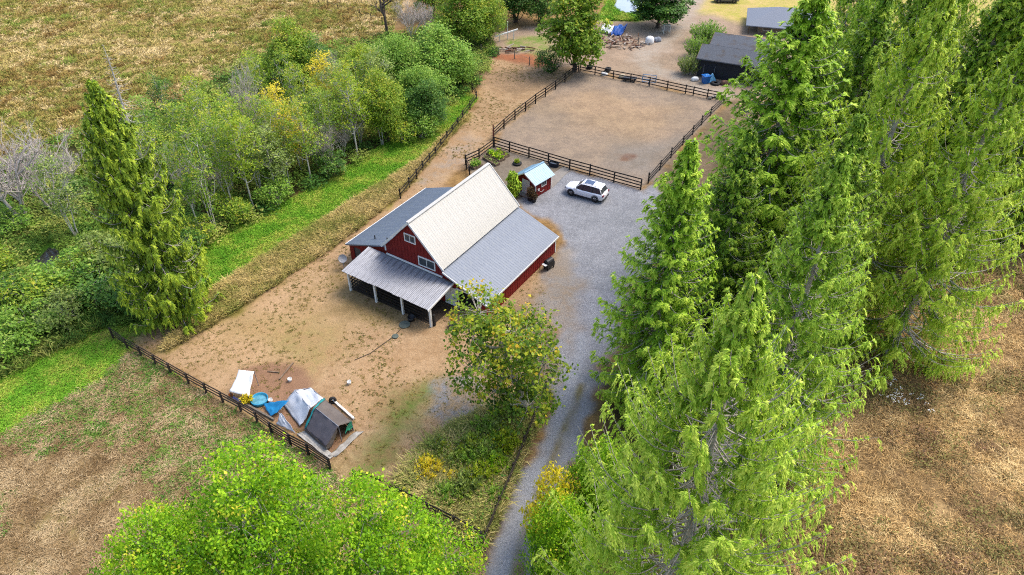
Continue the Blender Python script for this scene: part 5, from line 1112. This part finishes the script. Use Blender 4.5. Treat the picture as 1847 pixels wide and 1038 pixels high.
cloth('end_drape', M['tarp_green'], [qB + Vector((0, 0, .05)), rB.lerp(qB, .8), rB.lerp(qB, .3) - Vector((0, 0, 1.0)), gz(qB, .35)], sag=0, wr=.06, seed=26, parent=tn, O=O)
cloth('ridge_binding', M['tarp_teal'], [qA + Vector((0, 0, .06)), qA.lerp(qB, .06) + Vector((0, 0, .06)), rA.lerp(rB, .05) + Vector((0, 0, .07)), rA + Vector((0, 0, .07))], 4, 8, sag=0, wr=.01, seed=27, parent=tn, O=O)
cloth('ridge_binding', M['tarp_teal'], [rA + Vector((0, 0, .07)), rA.lerp(rB, .05) + Vector((0, 0, .07)), lA.lerp(lB, .08) + Vector((0, 0, .07)), lA + Vector((0, 0, .07))], 4, 8, sag=0, wr=.01, seed=28, parent=tn, O=O)
for a in (rA, rB, lA, lB, qA, qB): MB().tube([gz(a) - O, a - O], [.03, .03], 6).obj('pole', M['galv'], tn)
MB().tube([rA - O, rB - O], [.03, .03], 6).obj('ridge_pole', M['galv'], tn)
# sheets and boards on the ground
gs = pm('dirty_white_sheet', S(206, 202, 194), S(168, 162, 152), 2, .6)
cloth('ground_sheet', gs, [KG(700, 690, .06), KG(780, 660, .1), KG(1050, 890, .08), KG(1010, 930, .06)], sag=-.02, wr=.03, seed=31, label='dirty white sheet lying between tent and black fence', cat='sheet')
cloth('ground_sheet', gs, [KG(1000, 900, .07), KG(1230, 680, .1), KG(1330, 660, .06), KG(1080, 900, .06)], sag=-.03, wr=.05, seed=32, label='crumpled white sheet before the open tent end', cat='sheet')
cloth('pale_sheet', M['tarp_clear'], [KG(535, 490, .9), KG(560, 500, .85), KG(690, 680, .1), KG(515, 600, .08)], sag=0, wr=.06, seed=33, label='pale plastic sheet sloping to the field fence', cat='sheet')
put(MB().bar((0, 0, .1), KG(1200, 560) - KG(1000, 380) + Vector((0, 0, .1)), .16, .16), 'edging_beam', M['white_trim'], 'pale timber beam along the tent side', 'beam', KG(1005, 385) + Vector((.25, .1, 0)))
put(MB().bar((0, 0, .1), KG(490, 560) - KG(200, 400) + Vector((0, 0, .1)), .14, .2), 'edging_beam', M['fence_grey'], 'weathered timber edging between sand pad and field fence', 'beam', KG(200, 405))
put(MB().bar((0, 0, .06), KG(670, 30) - KG(540, 185) + Vector((0, 0, .06)), .09, .09), 'loose_pole', M['wood'], 'loose wooden pole lying on the sand pad', 'pole', KG(540, 185))
put(MB().bar((0, 0, .05), KG(540, 118) - KG(430, 108) + Vector((0, 0, .05)), .08, .06), 'loose_board', M['wood'], 'short loose board lying on the sand pad', 'board', KG(430, 108))
def bucket(lb, p, m): 
    t = thing('bucket', lb, 'bucket', p); MB().lathe([(.001, .02), (.12, .02), (.16, .3), (.175, .3), (.14, 0), (.001, 0)], 14).obj('body', m, t, smooth=True); MB().tube([(.16, 0, .28), (.1, 0, .42), (-.1, 0, .42), (-.16, 0, .28)], [.01] * 4, 5).obj('handle', M['galv'], t)
bucket('white bucket on the open sand pad', KG(640, 195), M['white_trim']); bucket('white bucket between pool and blue tarp', KG(460, 390), M['white_trim']); bucket('small white bucket on the grass beyond the tent', KG(1195, 222), M['white_trim']); bucket('orange bucket beneath the white awning edge', KG(90, 345), pm('orange', S(210, 120, 50)))
cloth('striped_cover', pm('purple_cloth', S(150, 150, 210), S(70, 70, 120), 3, .6), [KG(110, 335, .35), KG(195, 380, .3), KG(150, 395, .1), KG(95, 365, .15)], 6, 6, sag=0, wr=.03, seed=35, label='lilac cloth bundle below the white awning', cat='cloth')
yb = shoots('yellowbush', 85, .8, .45, 30, LM['yellow']); place(yb, 'yellow_bush', 'small yellow bush between white awning and paddling pool', KG(240, 395), .8, .45, 0, 'plant')
t = thing('spare_tyre', 'black tyre leaning outside the grey tent', 'tyre', KG(1042, 398)); link('tread', tyre_mesh(.22, .1), t, None, Matrix.Translation((0, 0, .26)) @ Matrix.Rotation(1.35, 4, 'X') @ Matrix.Rotation(.3, 4, 'Y'))

# ------------------------------------------------------------------ junk yard beyond the arena
R8 = lambda x, y, z=0: G(1050 + x / 8.795, y / 8.795, z)
cloth('blue_tarp', pm('cobalt_tarp', S(30, 110, 210), S(24, 90, 185), 1, .45), [R8(500, 420, .9), R8(720, 400, .6), R8(640, 560, .1), R8(450, 560, .3)], sag=-.5, wr=.2, seed=41, label='cobalt blue tarp over a heap in the junk yard', cat='tarp')
cloth('white_tarp', M['tarp_white'], [R8(320, 390, .6), R8(510, 410, 1.0), R8(460, 540, .5), R8(300, 500, .2)], sag=-.2, wr=.2, seed=42, label='white tarp beside the cobalt one in the junk yard', cat='tarp')
cloth('blue_scrap', M['tarp_blue'], [R8(280, 470, .4), R8(360, 480, .4), R8(360, 530, .1), R8(280, 520, .1)], 6, 6, sag=0, wr=.08, seed=43, label='small blue tarp scrap at the junk heap end', cat='tarp')
lp = thing('lumber_heap', 'heap of broken grey boards and branches in the junk yard', 'lumber heap', R8(640, 680)); rr_ = random.Random(4)
wm = [pm('scrap_wood%d' % k, S(*c), None, 3, .9) for k, c in enumerate(((196, 176, 156), (150, 118, 96), (120, 78, 60), (214, 200, 186)))]
for k in range(85):
    a = rr_.uniform(0, 6.28); q_ = rr_.uniform(0, 1) ** .6 * 4.4; c = Vector((math.cos(a) * q_ * 1.15, math.sin(a) * q_ * .75, .1 + rr_.uniform(0, 1) * .95 * (1 - q_ / 5)))
    d = Vector((rr_.gauss(0, 1), rr_.gauss(0, 1), rr_.gauss(0, .22))).normalized() * rr_.uniform(.5, 1.7); mbx = MB().bar(c - d / 2, c + d / 2, rr_.uniform(.1, .3), rr_.uniform(.04, .1)); mbx.obj('plank', wm[k % 4], lp)
br = thing('brush_pile', 'low pile of cut pale logs on the red dirt bank', 'log pile', G(930, 92))
for k in range(22):
    c = Vector((rr_.gauss(0, 1.5), rr_.gauss(0, .6), .15 + rr_.uniform(0, .35))); d = Vector((1, rr_.gauss(0, .5), rr_.gauss(0, .15))).normalized() * rr_.uniform(.6, 2.0); MB().tube([c - d / 2, c + d / 2], [.1, .08], 6).obj('log', wm[(k % 3) if k % 3 else 3], br)
def sack(name, lb, p, sx, sy, sz, m, cat='sack', rz=0, seed=1):
    bm = bmesh.new(); bmesh.ops.create_icosphere(bm, subdivisions=3, radius=1); g = random.Random(seed)
    for v in bm.verts:
        k = 1 + .18 * (vnoise(np.array([v.co.x * 2 + 9]), np.array([v.co.y * 2 + v.co.z * 2 + 9]), .7, seed)[0] - .5); v.co = Vector((math.copysign(abs(v.co.x) ** .7, v.co.x) * sx, math.copysign(abs(v.co.y) ** .7, v.co.y) * sy, max(-.55, v.co.z) * sz)) * k
        v.co.z += .5 * sz
    me = bpy.data.meshes.new(name); bm.to_mesh(me); bm.free(); me.materials.append(m); me.polygons.foreach_set('use_smooth', [True] * len(me.polygons)); o = link(name, me); o.location = p; o.rotation_euler = (0, 0, rz); tag(o, lb, cat)
sack('bulk_bag', 'white bulk bag beside the lumber heap', R8(1065, 690), .75, .65, .8, M['tarp_white']); sack('grey_bag', 'grey and white bag leaning by the bulk bag', R8(1190, 660), .7, .5, .5, pm('grey_bag', S(180, 186, 196), S(110, 120, 135), 2), rz=.4, seed=3)
ch = thing('white_crate', 'white slatted cage standing under the dark broadleaf tree', 'cage', R8(1330, 520), .1)
for x in (-.55, .55):
    for y in (-.4, .4): MB().box(x - .05, x + .05, y - .05, y + .05, 0, 1.3).obj('post', M['white_trim'], ch)
MB().box(-.6, .6, -.45, .45, 1.3, 1.36).obj('top', M['white_trim'], ch); MB().box(-.5, .5, -.42, -.38, .45, 1.25).obj('front_panel', pm('mesh_grey', S(190, 188, 184)), ch); MB().box(-.5, .5, -.35, .35, .38, .42).obj('floor', M['white_trim'], ch)
bm_ = thing('beam_stand', 'long white beam resting on two posts by the dirt bank', 'beam stand', G(915, 80)); O = bm_.location
a, b = G(893, 76, 0) , G(934, 70, 0)
MB().bar(Vector((a.x, a.y, .9)) - O, Vector((b.x, b.y, 1.6)) - O, .18, .18).obj('beam', M['white_trim'], bm_)
for t_, hgt in ((.2, 1.04), (.82, 1.47)):
    c = a.lerp(b, t_); MB().box(c.x - O.x - .07, c.x - O.x + .07, c.y - O.y - .07, c.y - O.y + .07, 0, hgt - .05).obj('post', M['white_trim'], bm_)
c = a.lerp(b, .55); MB().box(c.x - O.x - .06, c.x - O.x + .06, c.y - O.y + .3, c.y - O.y + .42, 0, 3.0).obj('tall_post', M['white_trim'], bm_)
# clutter before the garage and along the far fence
G6 = lambda x, y, z=0: G(1200 + x / 6.104, y / 6.104, z)
bb = thing('blue_bin', 'bright blue plastic bin before the black garage', 'bin', G6(440, 915), .3); blm = pm('bin_blue', S(36, 120, 210), None, 2, .4)
MB().add([(-.4, -.4, 0), (.4, -.4, 0), (.4, .4, 0), (-.4, .4, 0), (-.5, -.5, 1.1), (.5, -.5, 1.1), (.5, .5, 1.1), (-.5, .5, 1.1)], [(0, 3, 2, 1), (4, 5, 6, 7), (0, 1, 5, 4), (1, 2, 6, 5), (2, 3, 7, 6), (3, 0, 4, 7)]).obj('body', blm, bb); MB().box(-.56, .56, -.56, .56, 1.1, 1.18).obj('lid', blm, bb)
cloth('light_blue_tarp', pm('sky_tarp', S(110, 180, 225), S(90, 160, 215), 1, .5), [G6(440, 830, 1.2), G6(530, 815, 1.2), G6(560, 900, .1), G6(470, 920, .1)], 8, 8, sag=0, wr=.1, seed=51, label='light blue tarp hanging over junk beside the blue bin', cat='tarp')
t = thing('big_tyre', 'large black tyre lying flat before the garage', 'tyre', G6(550, 930)); link('tread', tyre_mesh(.5, .22), t, None, Matrix.Translation((0, 0, .16)) @ Matrix.Diagonal((1, 1, 1.4, 1)))
sack('white_sack', 'white sack lying beside the grey green shrub', G6(325, 890), .6, .35, .4, M['tarp_white'], seed=5); sack('brown_sack', 'brown sack heap at the garage wall end', G6(650, 935), .6, .4, .45, pm('brown_sack', S(150, 110, 90), S(90, 70, 60), 3), seed=6)
for k, x in enumerate((1268, 1279)):
    A_ = G(x, 139) + Vector((0, 0, 0)); gt = thing('tube_gate', 'grey tube gate panel leaning on the garage, ' + ('nearer the shrub' if k == 0 else 'nearer the blue bin'), 'gate', A_, GY)
    for (p, q_) in (((0, 0, .05), (0, .35, 1.7)), ((1.5, 0, .05), (1.5, .35, 1.7)), ((0, .35, 1.7), (1.5, .35, 1.7)), ((0, 0, .05), (1.5, 0, .05)), ((0, .17, .85), (1.5, .17, .85))): MB().tube([p, q_], [.035, .035], 6).obj('tube', M['galv'], gt)
for k, (px, lb) in enumerate((((1063, 124), 'black tyre heap piece behind the arena corner post'), ((1096, 128), 'black and white tyre behind the arena far fence'))):
    t = thing('old_tyre', lb, 'tyre', G(*px)); link('tread', tyre_mesh(.36, .15), t, None, Matrix.Translation((0, 0, .14)))
    link('upper_tread', tyre_mesh(.34, .14), t, None, Matrix.Translation((.08, .05, .36)))
sack('feed_sack', 'pale sack on the ground behind arena far fence', G(1090, 136), .5, .35, .35, M['tarp_white'], seed=8); sack('feed_sack', 'cream sack next to the dark cart behind the arena', G(1122, 141), .55, .4, .35, pm('cream', S(214, 200, 170)), seed=9)
ct = thing('hand_cart', 'dark flat cart standing behind the arena far fence', 'cart', G(1136, 146), -.3); MB().box(-1.0, 1.0, -.45, .45, .4, .55).obj('deck', M['black_plastic'], ct); MB().tube([(1.0, 0, .5), (1.7, 0, .9)], [.03, .03], 6).obj('handle', M['galv'], ct)
for x in (-.7, .7):
    for y in (-.5, .5): MB().lathe([(.1, -.05), (.2, -.05), (.2, .05), (.1, .05)], 14).obj('wheel', M['rubber'], ct, Matrix.Translation((x, y, .2)) @ Matrix.Rotation(math.pi / 2, 4, 'X'))
bt = thing('tube_trailer', 'pale blue tube frame trailer behind the arena far fence', 'trailer', G(1170, 152), -.25)
for (p, q_) in (((-1, -.5, .5), (1, -.5, .5)), ((-1, .5, .5), (1, .5, .5)), ((-1, -.5, .5), (-1, .5, .5)), ((1, -.5, .5), (1, .5, .5)), ((-1, -.5, .5), (-1, -.5, 1.2)), ((1, -.5, .5), (1, -.5, 1.2)), ((-1, -.5, 1.2), (1, -.5, 1.2)), ((-1, .5, 1.2), (1, .5, 1.2)), ((-1, .5, .5), (-1, .5, 1.2)), ((1, .5, .5), (1, .5, 1.2)), ((0, -.5, 0), (0, -.5, .5)), ((0, .5, 0), (0, .5, .5))): MB().tube([p, q_], [.05, .05], 6).obj('tube', pm('pale_blue_tube', S(140, 180, 215)) if 'pale_blue_tube' not in bpy.data.materials else bpy.data.materials['pale_blue_tube'], bt)
# stones at the arena corner
for k in range(7): sack('stone', 'pale field stone at the arena corner near conifers', G(1282 + k * 4.5, 182 - (k % 3) * 1.5) + Vector((0, .6, 0)), .28, .22, .22, M['concrete'], 'stone', k, 20 + k)
for o in [o for o in COL.objects if o.name.startswith('stone')]: o['group'] = 'stones at the arena corner'
# white flowers in the right field
fl = in_poly(GP([(1565, 690), (1600, 685), (1660, 715), (1680, 750), (1620, 740), (1580, 720)]), 34, rs)
g = np.random.default_rng(77); n = len(fl); P = np.zeros((n * 5, 3)); P[:, :2] = np.repeat(fl, 5, 0) + g.normal(0, .07, (n * 5, 2)); P[:, 2] = g.uniform(.45, .65, n * 5)
me = leaf_mesh('white_flowers', P, g.normal(0, 1, (n * 5, 3)) * np.array([1, 1, .3]), np.array([0, 0, 1.]) + g.normal(0, .3, (n * 5, 3)), np.full(n * 5, .11), np.full(n * 5, .09), g.uniform(0, 1, n * 5), M['tarp_white'])
tag(link('white_flowers', me), 'scattered white flowers in the golden field', 'flowers', kind='stuff')
